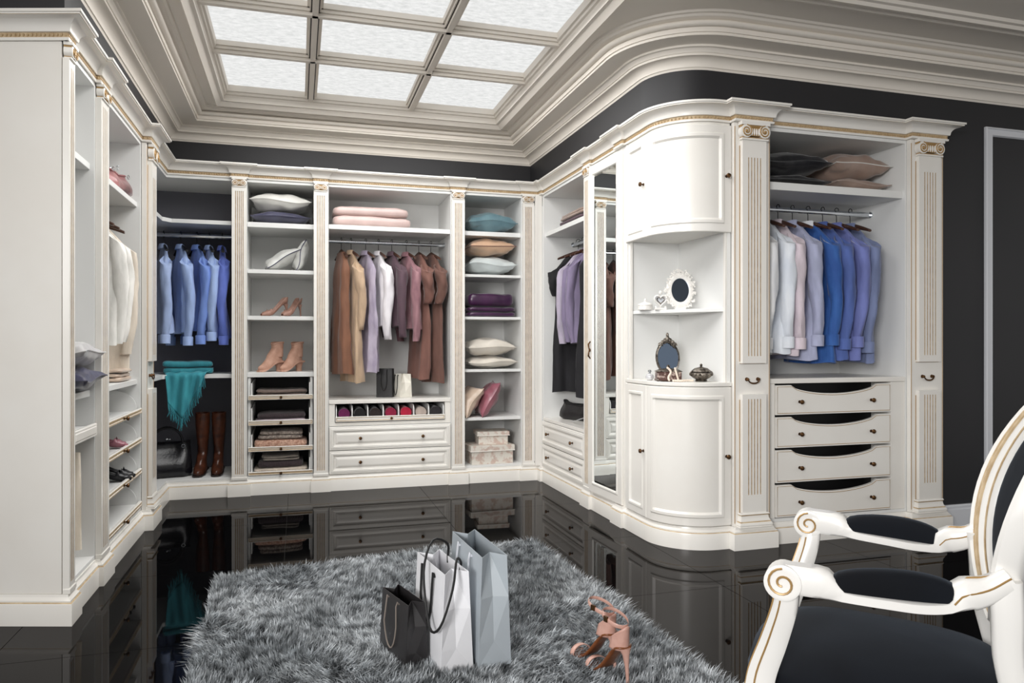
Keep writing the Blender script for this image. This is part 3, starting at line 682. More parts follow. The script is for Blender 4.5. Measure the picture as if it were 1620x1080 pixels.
# wide bay
G = 'garments on the wide back rail'
W3 = [(.338, 'rust', 'rust brown sleeveless dress at the left end of the wide rail', 'dress', dict(L=.98, sl=0, flare=1.1, collar=False, neck=.09, sw=.18, th=.06)),
      (.416, 'camel', 'camel wool coat beside the rust brown dress', 'coat', dict(L=1.05, sl=.52, flare=1.08, th=.05, sleeve_r=.058)),
      (.534, 'lilac', 'shiny lilac dress between camel coat and white jacket', 'dress', dict(L=.97, sl=0, flare=1.05, th=.05, fold=1.8)),
      (.637, 'offwhite', 'white jacket in the middle of the wide rail', 'jacket', dict(L=.60, sl=.58, sleeve_r=.062, th=.045)),
      (.747, 'plum', 'dark plum jacket right of the white jacket', 'jacket', dict(L=.60, sl=.58, sleeve_r=.058, th=.045)),
      (.868, 'mauve', 'dusty mauve jacket with embroidered sleeve', 'jacket', dict(L=.62, sl=.58, sleeve_r=.058, th=.045)),
      (.972, 'brown', 'brown short-sleeved dress second from the right on the wide rail', 'dress', dict(L=1.03, sl=.30, sleeve_r=.07, collar=False, neck=.085, flare=1.05)),
      (1.075, 'brown2', 'brown short-sleeved dress at the right end of the wide rail', 'dress', dict(L=1.06, sl=.30, sleeve_r=.07, collar=False, neck=.085, flare=1.05))]
for i, (x, mt, lab, cat, k) in enumerate(W3):
    hang(x, 6.078, 90, dr=13+2*(i % 3), mt=mt, label=lab, name=cat, cat=cat, seed=20+i, group=G, **k)
# right run rail (rail along Y)
G = 'garments on the right rail'
for i, (y, mt, lab, cat, k) in enumerate(((5.62, 'black', 'black short-sleeved dress at the far end of the right rail', 'dress', dict(L=1.14, sl=.22, sleeve_r=.06, collar=False, neck=.08, flare=1.1)),
        (5.50, 'greylilac', 'pale lilac cardigan beside the black dress', 'cardigan', dict(L=.68, sl=.62, sw=.185, sleeve_r=.05)),
        (5.40, 'violet', 'violet blouse in the middle of the right rail', 'blouse', dict(L=.72, sl=.60, sw=.18)),
        (5.29, 'violet', 'violet shirt nearest the mirror door on the right rail', 'shirt', dict(L=.74, sl=.6, sw=.19)))):
    hang(FW+.262, y, 0, dr=-8+4*i, mt=mt, label=lab, name=cat, cat=cat, seed=40+i, group=G, drop=.10, **k)
hang(FW+.262, 5.17, 0, dr=0, mt='black', label='long black skirt behind the violet shirts', name='skirt', cat='skirt', seed=51, L=1.15, sl=0, sw=.17, flare=1.15, collar=False, group=G)
# right shirt bay
G = 'shirts in the right wardrobe bay'
for i, (x, mt, lab, L, k) in enumerate(((2.655, 'white', 'white shirt at the left end of the right bay', .80, {}), (2.757, 'white2', 'crisp white shirt second from the left in the right bay', .80, {}), (2.85, 'pinkish', 'pale pink shirt between white and lavender shirts', .81, {}), (2.955, 'lav', 'lavender shirt right of the pale pink shirt', .84, {}),
        (3.07, 'blue', 'strong blue shirt with a white collar', .86, dict(collar_m='white')), (3.18, 'blue2', 'medium blue shirt right of the white-collared shirt', .84, {}), (3.285, 'peri', 'periwinkle shirt second from the right in the right bay', .84, {}), (3.39, 'greyblue', 'grey blue shirt at the right end of the right bay', .86, {}))):
    hang(x, FR_+.278, 90, dr=(-6, -2, -7, -3, 2, -4, -1, -6)[i], mt=mt, label=lab, L=L, sw=.215, sl=.60, seed=60+i, group=G, cuff=mt, drop=.10, th=.05, sleeve_r=.062, **k)
# left run rail (rail along Y)
G = 'garments on the left rail'
for i, (y, mt, lab, cat, k) in enumerate(((4.44, 'creamwhite', 'white blouse nearest the camera on the left rail', 'blouse', dict(L=.70, sl=.58, sw=.2)), (4.58, 'creamwhite', 'second white blouse on the left rail', 'blouse', dict(L=.64, sl=.55, sw=.195)),
        (4.72, 'ecru', 'ecru beige top behind the white blouses', 'blouse', dict(L=.86, sl=.62, sw=.19)))):
    hang(FL-.215, y, 0, dr=4*i-6, mt=mt, label=lab, name=cat, cat=cat, seed=80+i, group=G, hz=1.942, z=1.84, **k)
# cream trousers under the tray of the near left bay
t = thing('trousers', 'cream trousers hanging under the tray of the near left bay', 'trousers', (FL-.16, 3.70, 0), 0)
for k, sx in enumerate((-1, 1)):
    rows = []
    for q in range(14):
        u = q/13; z = .68-.44*u-.03*k; rows.append([(sx*.02+.115*cos(a)*(.82+.06*u)+.02, .03*sx+.028*sin(a)+.006*sin(5*a+6*u), z) for a in [2*pi*j/18 for j in range(18)]])
    MB().grid(rows, cu=True, cap0=True, cap1=True).build('trouser_leg', 'cream', t, smooth=70)
# ------------------------------------------------------------------ cushions
STK = [0]
def cushion(label, mt, loc, w=.42, d=.40, h=.13, rot=(0, 0, 0), seed=1, piping=None, group='satin cushions', sag=0., name='cushion'):
    h *= 1.12; rnd = random.Random(seed); t = thing(name, label, 'cushion', loc, 0, group); t.rotation_euler = tuple(R(a) for a in rot)
    n = 26; ph = [rnd.uniform(0, 6.28) for _ in range(6)]
    def pt(i, j, side):
        u = -1+2*i/n; v = -1+2*j/n
        x = w/2*u*(1-.10*(1-v*v)*abs(u)**2); y = d/2*v*(1-.10*(1-u*u)*abs(v)**2)
        e = max(0, (1-u*u)*(1-v*v))
        z = side*h/2*e**.42
        cr = smoothstep(.4, 1, max(abs(u), abs(v)))
        z += side*e**.5*h*(.045*sin(7*u+ph[0]+2*sin(3*v))+.04*sin(6*v+ph[1]+u*3)+.05*cr*sin(16*u*abs(v)+ph[2])*abs(v)+.05*cr*sin(17*v*abs(u)+ph[3])*abs(u))
        z += .012*cr*sin(3*u+ph[4])*cos(2.6*v+ph[5])-sag*(u*u+v*v)*.5
        return (x, y, z+h/2)
    m = MB()
    for side in (1, -1): m.grid([[pt(i, j, side) for i in range(n+1)] for j in range(n+1)])
    mx = t.rotation_euler.to_matrix(); zz = [(mx @ Vector(p)).z for p in m.v]; t.location.z = loc[2]-min(zz)+.002; STK[0] = t.location.z+max(zz)-.016
    c = m.build('cover', mt, t, smooth=70)
    edge = [pt(i, 0, 1) for i in range(n)]+[pt(n, j, 1) for j in range(n)]+[pt(n-i, n, 1) for i in range(n)]+[pt(0, n-j, 1) for j in range(n)]
    MB().tube(edge, .0035, 5, closed=True).build('piping', piping or mt, t)
    return t
def folded(label, mt, loc, w, d, h, layers=2, rotz=0, seed=1, cat='blanket', name='folded_blanket', group=None, rough=.006):
    rnd = random.Random(seed); t = MB(); lh = h/layers
    for q in range(layers):
        n = 40; m_ = 14; rows = []; dx = rnd.uniform(-.008, .008); dw = rnd.uniform(-.012, 0); p0 = rnd.uniform(0, 6)
        for j in range(m_+1):
            b_ = -pi/2+pi*j/m_; cb = max(0, cos(b_))**.35; sb = math.copysign(abs(sin(b_))**.55, sin(b_)); row = []
            for i in range(n):
                a = 2*pi*i/n; ca = math.copysign(abs(cos(a))**.22, cos(a)); sa = math.copysign(abs(sin(a))**.22, sin(a))
                x = (w+dw)/2*ca*cb+dx; y = d/2*sa*cb
                z = q*lh+lh/2+lh/2*sb*1.04+rough*(sin(x*23+p0)+sin(y*31+x*9+p0)+.7*sin(x*57+p0*2))*.4*(1 if q else smoothstep(-1, 1, sb))
                row.append((x, y, max(z, .001)))
            rows.append(row)
        t.grid(rows, cu=True)
    o = t.build(name, mt, smooth=60, loc=loc, rotz=R(rotz)); return tag(o, label, cat, group)
SF = 6.02   # typical depth of things on the back shelves
cushion('dark slate cushion under the white satin one on the top shoe shelf', 's_slate', (-.127, 6.04, 2.0665), .44, .36, .085, seed=2)
cushion('white satin cushion lying on a dark slate one on the top shoe shelf', 's_white', (-.127, 6.03, STK[0]), .45, .36, .13, seed=1)
cushion('pale grey cushion lying against another on the second shoe shelf', 's_grey', (-.095, 6.0, 1.7085), .29, .28, .10, rot=(0, -32, 8), seed=3, piping='s_slate')
cushion('pale grey cushion standing upright on the second shoe shelf', 's_grey', (.066, 6.0, 1.7085), .25, .28, .085, rot=(0, -72, 0), seed=4, piping='s_slate')
cushion('teal grey satin cushion on the top cushion shelf', 's_teal', (1.565, 6.04, 2.0715), .42, .36, .15, seed=5, piping='s_teal')
cushion('ice grey satin cushion under the peach cushion', 's_ice', (1.565, 6.04, 1.7155), .41, .36, .135, seed=7)
cushion('peach satin cushion on top of the ice grey cushion', 's_peach', (1.555, 6.03, STK[0]), .40, .35, .13, seed=6, rot=(0, -2, 4), piping='brown')
cushion('flatter pearl cushion under the plump pearl white one', 's_pearl', (1.565, 6.04, .9305), .42, .36, .085, seed=9)
cushion('plump pearl white cushion on a flatter one', 's_pearl', (1.555, 6.03, STK[0]), .41, .36, .135, seed=8)
cushion('champagne satin cushion leaning on the lower cushion shelf', 's_champ', (1.435, 6.0, .5325), .28, .34, .13, rot=(0, -58, 6), seed=10)
cushion('dusty rose satin cushion leaning beside the champagne one', 's_rose', (1.61, 6.0, .5325), .32, .34, .12, rot=(0, -62, -4), seed=11)
cushion('flat black satin cushion under the other black one', 's_black', (2.84, 3.88, 2.0785), .50, .42, .075, seed=13)
cushion('black satin cushion on the shelf above the shirts', 's_black', (2.84, 3.88, STK[0]), .52, .42, .13, seed=12)
cushion('flat mocha cushion under the piped mocha one', 's_mocha', (3.33, 3.86, 2.0785), .40, .40, .075, seed=15)
cushion('mocha satin cushion with piping above the blue shirts', 's_mocha', (3.33, 3.86, STK[0]), .42, .40, .15, seed=14, piping='s_white')
cushion('slate blue cushion under the silver one in the near left bay', 's_slate', (-1.03, 3.69, .9265), .32, .34, .10, seed=17)
cushion('silver white cushion on a slate cushion in the near left bay', 's_silver', (-1.03, 3.69, STK[0]-.02), .33, .34, .11, rot=(0, -10, 0), seed=16)
# ------------------------------------------------------------------ folded textiles
folded('upper blush satin blanket on the wide bay shelf', 's_blush', (.57, 6.05, 2.158), .60, .34, .08, 1, seed=1, group='blush satin blankets')
folded('lower blush satin blanket on the wide bay shelf', 's_blush', (.565, 6.05, 2.076), .62, .35, .085, 1, seed=2, group='blush satin blankets')
folded('deep plum satin quilt on top of the plum stack', 's_plum', (1.555, 6.04, 1.452), .40, .34, .115, 1, seed=3, group='plum satin quilts', rough=.012)
folded('flat plum satin sheet at the bottom of the plum stack', 's_plum', (1.56, 6.04, 1.367), .43, .35, .083, 2, seed=4, group='plum satin quilts')
fabric('knit_taupe', (120, 104, 96), bump=.8, bscale=60, stretch=(1, 1, 1)); fabric('knit_dark', (66, 54, 58), bump=.8, bscale=60); fabric('knit_lilac', (204, 186, 196), bump=.6, bscale=60)
fabric('knit_tweed', (196, 184, 172), (120, 104, 98), nscale=60, bump=1, bscale=80, stretch=(1, 1, 1)); fabric('knit_pink', (224, 186, 164), (176, 128, 108), nscale=70, bump=1, bscale=70, stretch=(1, 1, 1)); fabric('knit_cream', (226, 212, 196), bump=.7, bscale=50); fabric('knit_grey', (170, 160, 150), bump=.7, bscale=50)
G = 'folded knitwear in the pull-out trays'; xk = -.127; yk = 6.02
folded('taupe sweater folded in the top pull-out tray', 'knit_taupe', (xk, yk, .729), .38, .3, .06, 2, seed=5, cat='sweater', name='sweater', group=G)
folded('dark plum sweater on a lilac one in the second tray', 'knit_dark', (xk, yk, .565), .36, .3, .045, 1, seed=6, cat='sweater', name='sweater', group=G)
folded('pale lilac sweater under the plum one in the second tray', 'knit_lilac', (xk, yk, .535), .38, .3, .03, 1, seed=7, cat='sweater', name='sweater', group=G)
folded('grey tweed sweater on the pink knit in the third tray', 'knit_tweed', (xk, yk, .408), .33, .3, .062, 2, seed=8, cat='sweater', name='sweater', group=G)
folded('chunky pink knit sweater in the third tray', 'knit_pink', (xk, yk, .337), .40, .3, .07, 1, seed=9, cat='sweater', name='sweater', group=G)
folded('beige grey sweater on top in the bottom tray', 'knit_grey', (xk, yk, .243), .28, .3, .035, 2, seed=10, cat='sweater', name='sweater', group=G)
folded('dark brown sweater in the middle of the bottom tray pile', 'knit_dark', (xk, yk, .188), .34, .3, .055, 1, seed=11, cat='sweater', name='sweater', group=G)
folded('cream sweater at the bottom of the lowest tray', 'knit_cream', (xk, yk, .158), .40, .3, .03, 1, seed=12, cat='sweater', name='sweater', group=G)
folded('pinkish grey blanket on the shelf of the right rail bay', 's_mocha', (2.2, 5.35, 2.135), .30, .52, .05, 2, seed=13)
folded('dark maroon blanket under the pinkish grey one', 'plum', (2.2, 5.36, 2.071), .32, .56, .062, 2, seed=14)
folded('folded beige scarf pile on the left counter shelf', 's_champ', (-1.06, 4.66, .929), .22, .30, .07, 3, seed=15, cat='scarf', name='folded_scarf')
# ================================================================== shoes and boots
def leather(n, c, c2=None, rough=.3, **k): M[n] = mat(n, c, rough, rgb2=c2 or tuple(int(x*.8) for x in c), nscale=20, bump=.15, bscale=60, **k)
leather('l_brown', (92, 50, 32), (60, 32, 22), .28); leather('l_sole', (30, 20, 16)); leather('l_tan', (198, 158, 138), (180, 138, 118), .75); leather('l_nude', (176, 138, 122), (150, 112, 98), .5); leather('l_peach', (204, 162, 148), (190, 146, 132), .4); leather('l_insole', (128, 76, 42), (108, 60, 32), .3); leather('l_black', (12, 12, 15), (20, 20, 26), .28); leather('l_blk2', (20, 18, 20), (28, 26, 28), .5)
def boot(name, label, mt, loc, rotz, H, shaft, foot_l=.24, foot_w=.042, heel_h=.05, sh_rx=.05, sh_ry=.058, group=None, ank=.035, top_slope=0, heel_r=.02, sole_m='l_sole'):
    """toe towards -y; lofted from horizontal slices"""
    t = thing(name, label, 'boot', loc, R(rotz), group); ank_y = foot_l*.30; rows = []
    def lift(y): return heel_h*smoothstep(-foot_l*.42, foot_l*.25, y)
    for q in range(26):
        u = q/25
        if u < .35:                      # foot
            k = u/.35; z = .012+.075*k
            front = -foot_l*.5+foot_l*.34*smoothstep(.25, 1, k)+.006*(1-min(1, k*5)); bk = foot_l*.46-.008*k
            wd = foot_w*(.94+.06*min(1, k*4))*(1-.22*k)
        elif u < .5:
            k = (u-.35)/.15; z = .087+.05*k; front = -foot_l*.16+(foot_l*.16+ank_y-ank*1.15)*smoothstep(0, 1, k); bk = foot_l*.452-.006*k; wd = foot_w*.78+(ank-foot_w*.78)*k
        else:
            k = (u-.5)/.5; z = .137+(H-.137-heel_h)*k; f = smoothstep(0, .75, k)
            wd = ank+(sh_rx-ank)*f; ry = (ank*1.1+(sh_ry-ank*1.1)*f); c_ = foot_l*.446-ank*1.1-.002*k; front = c_-ry; bk = c_+ry
            if k < .12: front = front
        cy_ = (front+bk)/2; ry = (bk-front)/2; row = []
        for i in range(22):
            a = 2*pi*i/22; y = cy_+ry*sin(a); sq = wd
            if u < .35 and sin(a) < 0: sq = wd*(1.06-.25*abs(sin(a))**3)
            zz = z+lift(y)*(1 if u < .5 else 1)
            wr = .002*sin(9*a+u*40)*(1 if .4 < u < .75 else .2)
            row.append((sq*math.copysign(abs(cos(a))**.85, cos(a))+wr, y+wr, zz+(top_slope*sin(a) if u > .9 else 0)))
        rows.append(row)
    top = rows[-1]; cx_ = sum(p[0] for p in top)/22; cy_ = sum(p[1] for p in top)/22
    rows.append([(cx_+(p[0]-cx_)*.9, cy_+(p[1]-cy_)*.9, p[2]) for p in top]); rows.append([(cx_+(p[0]-cx_)*.85, cy_+(p[1]-cy_)*.85, p[2]-.12) for p in top])
    MB().grid(rows, cu=True, cap0=True, cap1=True).build('upper', mt, t, smooth=60)
    s_ = MB(); srows = []
    for q in range(15):
        y = -foot_l*.51+foot_l*.98*q/14; k = q/14; wd = foot_w*(.35+.72*sin(pi*min(1, .12+k*.62))**.8) if k < .5 else foot_w*(.98-.18*(k-.5))
        if q == 0: wd = foot_w*.4
        zl = lift(y); srows.append([(-wd, y, zl), (wd, y, zl), (wd, y, zl+.014), (-wd, y, zl+.014)])
    s_.grid(srows, cu=True, cap0=True, cap1=True).build('sole', sole_m, t, smooth=30)
    hb = MB(); y0 = foot_l*.34
    hb.grid([[(heel_r*f*cos(a), y0+heel_r*1.2*f*sin(a), z) for a in [2*pi*k/10 for k in range(10)]] for f, z in ((.8, 0), (.85, heel_h*.5), (1.3, heel_h+.004))], cu=True, cap0=True, cap1=True).build('heel', sole_m, t, smooth=40)
    return t
b0 = boot('knee_boot', 'left of the two tall brown leather riding boots in the corner bay', 'l_brown', (-.715, 6.0, .1415), -6, .47, .3, .25, .044, .03, .052, .056, 'brown knee boots')
copy_thing(b0, 'right of the two tall brown leather riding boots in the corner bay', (-.592, 6.0, .1415), R(-1))
b1 = boot('ankle_boot', 'left tan suede ankle boot on the fourth shoe shelf', 'l_tan', (-.205, 6.0, .924), -52, .235, .1, .23, .042, .07, .046, .052, 'tan ankle boots', ank=.036, sole_m='l_tan', heel_r=.026)
copy_thing(b1, 'right tan suede ankle boot on the fourth shoe shelf', (-.05, 6.02, .924), R(-46))
def pump(name, label, mt, loc, rotz, L=.21, hh=.1, group=None, style='pump', inner='l_insole'):
    """toe towards -y, heel raised"""
    t = thing(name, label, 'shoe', loc, R(rotz), group)
    def arch(k): return .004+hh*(smoothstep(.30, .95, k))          # k=0 toe, 1 heel
    def wid(k): return .040*(sin(pi*min(1, .06+k*1.35))**.7 if k < .33 else 1-.28*smoothstep(.33, .65, k)+.02*smoothstep(.65, 1, k))*(1 if k < .93 else 1-.5*(k-.93)/.07)
    ys = [(-L*.56+L*.98*q/30, q/30) for q in range(31)]
    if style == 'pump':
        rows = []
        for y, k in ys:
            A = pi*(1-.52*smoothstep(.22, .36, k)); hgt = (.030+.018*smoothstep(.3, .05, k)*0+.016*smoothstep(.1, .25, k))*(1+.55*smoothstep(.6, 1, k)); w_ = max(.004, wid(k))
            if k < .05: hgt *= .6
            rows.append([(w_*sin(-A+2*A*i/16), y, arch(k)+hgt*(1-cos(-A+2*A*i/16))/ (2 if A > 2.4 else 1.25)) for i in range(17)])
        MB().grid(rows).build('upper', mt, t, smooth=70, solid=.002)
    else:
        rows = [[(-max(.006, wid(k)), y, arch(k)), (-max(.006, wid(k))*.5, y, arch(k)-.002), (max(.006, wid(k))*.5, y, arch(k)-.002), (max(.006, wid(k)), y, arch(k))] for y, k in ys]
        MB().grid(rows).build('sole', [inner], t, smooth=50, solid=.006)
        # toe band
        y0 = -L*.56+L*.98*.2; MB().grid([[(.042*cos(a), y0+dy-.006*sin(a), .004+.026*sin(a)) for a in [pi*q/12 for q in range(13)]] for dy in (-.009, -.003, .003, .009)]).build('toe_strap', mt, t, smooth=60, solid=.002)
        # heel counter
        rows = []
        for q in range(9):
            z = q/8; rows.append([(.030*(1-.18*z)*sin(a), L*.40-.046+.046*cos(a)+.006*z-.03*(1-z)*(abs(a)/1.7)**2*0, arch(.95)-.012+(.082*(1-.55*(abs(a)/1.75)**1.6))*z) for a in [-1.75+3.5*i/14 for i in range(15)]])
        MB().grid(rows).build('heel_counter', mt, t, smooth=70, solid=.002)
        ra = []
        for i in range(20):
            a = 2*pi*i/20; ra.append((.036*sin(a), L*.40-.058+.052*cos(a), arch(.95)+.078+.014*(-cos(a))))
        MB().tube(ra, (.0065, .0014), 6, closed=True).build('ankle_strap', mt, t)
        MB().box(.033, .040, L*.40-.07, L*.40-.052, arch(.95)+.070, arch(.95)+.088).build('buckle', 'bronze', t, smooth=0)
    yh = L*.37; MB().grid([[(r_*cos(a), yh+dy+r_*1.1*sin(a), z) for a in [2*pi*q/10 for q in range(10)]] for r_, dy, z in ((.0048, .012, 0), (.005, .012, .012), (.0065, .008, hh*.5), (.011, .003, hh*.8), (.021, -.004, hh+.002))], cu=True, cap0=True, cap1=True).build('heel', mt, t, smooth=50)
    return t
p0 = pump('pump', 'left nude stiletto pump on the third shoe shelf', 'l_nude', (-.165, 6.0, 1.3545), -62, .22, .10, 'nude stiletto pumps')
copy_thing(p0, 'right nude stiletto pump on the third shoe shelf', (-.04, 6.02, 1.3545), R(-40))
s0 = pump('heeled_sandal', 'peach heeled sandal nearest the camera on the grey rug', 'l_peach', (1.0, 2.235, .045), 194, .21, .115, 'peach heeled sandals', 'sandal')
copy_thing(s0, 'peach heeled sandal behind its pair on the grey rug', (.995, 2.345, .045), R(202))
k0 = pump('pump', 'black shoe on the third pull-out shelf of the left run', 'l_black', (-1.03, 4.56, .369), 96, .22, .05, 'black shoes on the left pull-out shelf')
copy_thing(k0, 'second black shoe behind the first on the left pull-out shelf', (-1.03, 4.66, .369), R(92))
pump('pump', 'pink shoe on the second pull-out shelf of the left run', 's_rose', (-1.04, 4.55, .558), 94, .21, .05)
# ================================================================== bags
def loft_bag(name, label, mt, loc, rotz, w, d, h, seed=1, slump=.0, top=.5, handle=True, cat='handbag', clasp=True, hm=None):
    t = thing(name, label, cat, loc, R(rotz)); rows = []; rnd = random.Random(seed); ph = rnd.uniform(0, 6)
    for q in range(18):
        u = q/17; f = (min(1, .82+u*2.2) if u < .1 else 1-.12*u); dd = (1-(1-top)*smoothstep(.25, 1, u))*(min(1, .8+u*2) if u < .1 else 1+.08*sin(pi*u)); row = []
        for i in range(34):
            a = 2*pi*i/34; x = w/2*f*math.copysign(abs(cos(a))**.5, cos(a)); y = d/2*dd*math.copysign(abs(sin(a))**.55, sin(a))
            z = h*u-slump*u*u*(1-(2*x/w)**2); n_ = .010*u*sin(14*x/w+ph+5*u)+.006*sin(23*x/w+3*ph)
            row.append((x, y+n_, max(0, z)))
        rows.append(row)
    m = MB().grid(rows, cu=True, cap0=True, cap1=True); m.build('body', mt, t, smooth=60)
    MB().tube([(p[0]*1.01, p[1]*1.04, p[2]) for p in rows[-1]], .005, 6, closed=True).build('top_frame', hm or mt, t)
    if handle:
        for s_ in (-1, 1):
            MB().tube([(w*.3*cos(a), s_*d*.2, h*.94+h*.42*sin(a)) for a in [pi*q/12 for q in range(13)]], .007, 7).build('handle', mt, t)
    if clasp:
        MB().ball((0, 0, h+.008), (.012, .008, .01)).ball((.02, 0, h+.006), .008).build('clasp', 'chrome', t)
        for s_ in (-1, 1): MB().tube([(s_*w*.3+.012*cos(a), -d*.36, h*.86+.012*sin(a)) for a in [2*pi*q/10 for q in range(10)]], .0025, 5, closed=True).build('ring', 'chrome', t)
    return t
loft_bag('handbag', 'black leather handbag on the floor of the corner bay beside the boots', 'l_black', (-.95, 6.0, .142), 12, .36, .20, .27, 3, .03, .3)
loft_bag('evening_bag', 'soft black evening bag on the counter of the right rail bay', 'l_blk2', (2.17, 5.46, .5305), -70, .42, .13, .16, 5, .045, .4, handle=False, clasp=False)
ch = MB(); ch.tube([(2.06, 5.33, .535), (2.04, 5.24, .545), (2.03, 5.12, .57), (2.05, 5.02, .60)], .004, 6); tag(ch.build('bag_chain', 'chrome'), 'thin silver bag chain lying on the right bay counter', 'chain')
satin('snake', (178, 118, 118), (96, 60, 62)); loft_bag('clutch_bag', 'pink snakeskin clutch bag on the upper left shelf', 'snake', (-1.03, 4.64, 2.0095), 80, .34, .16, .13, 7, .02, .4, handle=False)
def bez(pts, n):
    pts = [Vector(p) for p in pts]; P = [pts[0]*2-pts[1]]+pts+[pts[-1]*2-pts[-2]]; res = []; k = len(pts)-1
    for i in range(n+1):
        f_ = i/n*k; a = min(int(f_), k-1); t_ = f_-a; p0, p1, p2, p3 = P[a:a+4]
        res.append(.5*((2*p1)+(-p0+p2)*t_+(2*p0-5*p1+4*p2-p3)*t_**2+(-p0+3*p1-3*p2+p3)*t_**3))
    return res
# ---- paper bags
def paper(n, c, rough=.45): M[n] = mat(n, c, rough, rgb2=tuple(int(x*.95) for x in c), nscale=3, bump=.12, bscale=5)
paper('p_black', (44, 42, 43), .38); paper('p_white', (238, 238, 242), .4); paper('p_silver', (176, 184, 190), .38); paper('p_darkin', (70, 72, 74)); paper('p_cream', (228, 224, 212))
def paper_bag(label, mt, loc, rotz, w, d, h, cord, cord_r=.004, group='paper shopping bags', spread=1.0, hstyle='down', inner=None):
    """wide faces towards +-x (w runs along y), gussets towards +-y"""
    t = thing('paper_bag', label, 'bag', loc, R(rotz), group); b = MB(); g = .035*d/.12; zk = h*.22
    for s_ in (-1, 1):                                    # wide faces
        X0 = s_*d/2; X1 = s_*d/2*spread; n = 6
        rows = []
        for q in range(n+1):
            z = h*q/n; x = X0+(X1-X0)*q/n; rows.append([(x+s_*.004*sin(pi*i/6)*sin(pi*q/n), -w/2+w*i/6, z) for i in range(7)])
        b.grid(rows)
        Y = s_*w/2; inn = -s_*g*2.0                        # gussets fold inwards along their middle line
        V = [(-d/2, Y, 0), (d/2, Y, 0), (0, Y+inn*.12, zk), (-d/2*(1+(spread-1)*.22), Y, zk), (d/2*(1+(spread-1)*.22), Y, zk), (-d/2*spread, Y, h), (d/2*spread, Y, h), (0, Y+inn*.8, h), (0, Y+inn*.3, h*.62), (-d/2*(1+(spread-1)*.62), Y, h*.62), (d/2*(1+(spread-1)*.62), Y, h*.62)]
        b.add(V, [(0, 1, 2), (0, 2, 3), (1, 4, 2), (3, 2, 8, 9), (2, 4, 10, 8), (9, 8, 7, 5), (10, 6, 7, 8)])
    b.add([(-d/2, -w/2, 0.001), (d/2, -w/2, .001), (d/2, w/2, .001), (-d/2, w/2, .001)], [(0, 1, 2, 3)])
    b.build('bag_body', mt, t, smooth=0, solid=.0012)
    for s_ in (-1, 1):
        X = s_*(d/2*spread*.93+.005); a0, a1 = -w*.2, w*.2
        if hstyle == 'down': pts = [(X+s_*.002, a0, h*.93), (X+s_*.008, a0, h*.97), (X+s_*.012, a0+.004, h*.9)]+[(X+s_*(.012+.008*q/8), a0*cos(pi*q/10)*1.0, h*.88-.12*sin(pi*q/10)-.03) for q in range(1, 10)]+[(X+s_*.012, a1-.004, h*.9), (X+s_*.008, a1, h*.97), (X+s_*.002, a1, h*.93)]
        elif hstyle == 'up': pts = [(X, a0, h*.90), (X, a0, h*.98)]+[(X+s_*.004, a0*cos(pi*q/10), h+.085*sin(pi*q/10)) for q in range(1, 10)]+[(X, a1, h*.98), (X, a1, h*.90)]
        elif s_ > 0: pts = [tuple(p) for p in bez([(X, -w*.2, h*.92), (X, -w*.24, h+.01), (.01, -w*.40, h+.035), (-.02, -w*.545, h*.86), (-d/2-.004, -w*.565, h*.52), (-d/2-.022, -w*.40, h*.42), (-d/2-.022, -w*.22, h*.62), (-d/2-.016, -w*.08, h*.98), (-d*.2, .03, h+.07), (d*.3, w*.14, h+.05), (X, w*.2, h*.99), (X, w*.2, h*.92)], 40)]
        else: pts = [(X+s_*.002, a0, h*.90), (X+s_*.010, a0, h*.95)]+[(X+s_*.016, a0*cos(pi*q/10), h*.86-.15*sin(pi*q/10)**.6) for q in range(1, 10)]+[(X+s_*.010, a1, h*.95), (X+s_*.002, a1, h*.90)]
        MB().tube(pts, cord_r, 6).build('cord_handle', cord, t)
    return t
M['c_grey'] = mat('grey_cord', (130, 120, 112), .7); M['c_white'] = mat('white_ribbon', (226, 228, 234), .5); M['c_black'] = mat('black_cord', (14, 14, 15), .6)
paper_bag('small black paper shopping bag at the left of the three on the rug', 'p_black', (.357, 2.575, .045), 16, .225, .085, .215, 'c_grey', .0028, spread=.72)
paper_bag('white paper shopping bag with black rope handles in the middle on the rug', 'p_white', (.490, 2.545, .045), 9, .295, .118, .33, 'c_black', .0045, hstyle='side', spread=.72)
paper_bag('tall silver grey paper shopping bag at the right on the rug', 'p_silver', (.632, 2.585, .045), 4, .37, .12, .375, 'c_white', .004, spread=.74)
paper_bag('small black paper bag standing under the plum jacket', 'l_blk2', (.69, 6.05, .7025), 70, .13, .07, .235, 'c_black', .003, group='small paper bags on the wide bay counter')
paper_bag('small cream paper bag with black cord beside the black one', 'p_cream', (.83, 6.05, .7025), 20, .13, .11, .19, 'c_black', .003, group='small paper bags on the wide bay counter', spread=.8)
# ---- keepsake boxes
M['floral'] = mat('floral_paper', (220, 214, 204), .5, rgb2=(200, 178, 166), nscale=26, ramp=(.48, .60), detail=4)
def keepsake(label, loc, rotz, w, d, h):
    t = thing('gift_box', label, 'box', loc, R(rotz), 'floral keepsake boxes')
    MB().box(-w/2, w/2, -d/2, d/2, 0, h*.72).build('box_body', 'floral', t, smooth=0, bevel=.003)
    l = MB().box(-w/2-.012, w/2+.012, -d/2-.012, d/2+.012, h*.70, h).build('lid', 'floral', t, smooth=0, bevel=.003)
    e = MB(); e.tube([(-w/2-.013, -d/2-.013, h*.705), (w/2+.013, -d/2-.013, h*.705), (w/2+.013, d/2+.013, h*.705), (-w/2-.013, d/2+.013, h*.705)], .003, 5, closed=True); e.build('rim', 'ivory', l)
keepsake('large floral keepsake box at the bottom of the cushion shelves', (1.55, 5.99, .1408), 3, .36, .26, .155)
keepsake('small floral keepsake box on top of the larger one', (1.58, 6.0, .296), -4, .25, .2, .11)
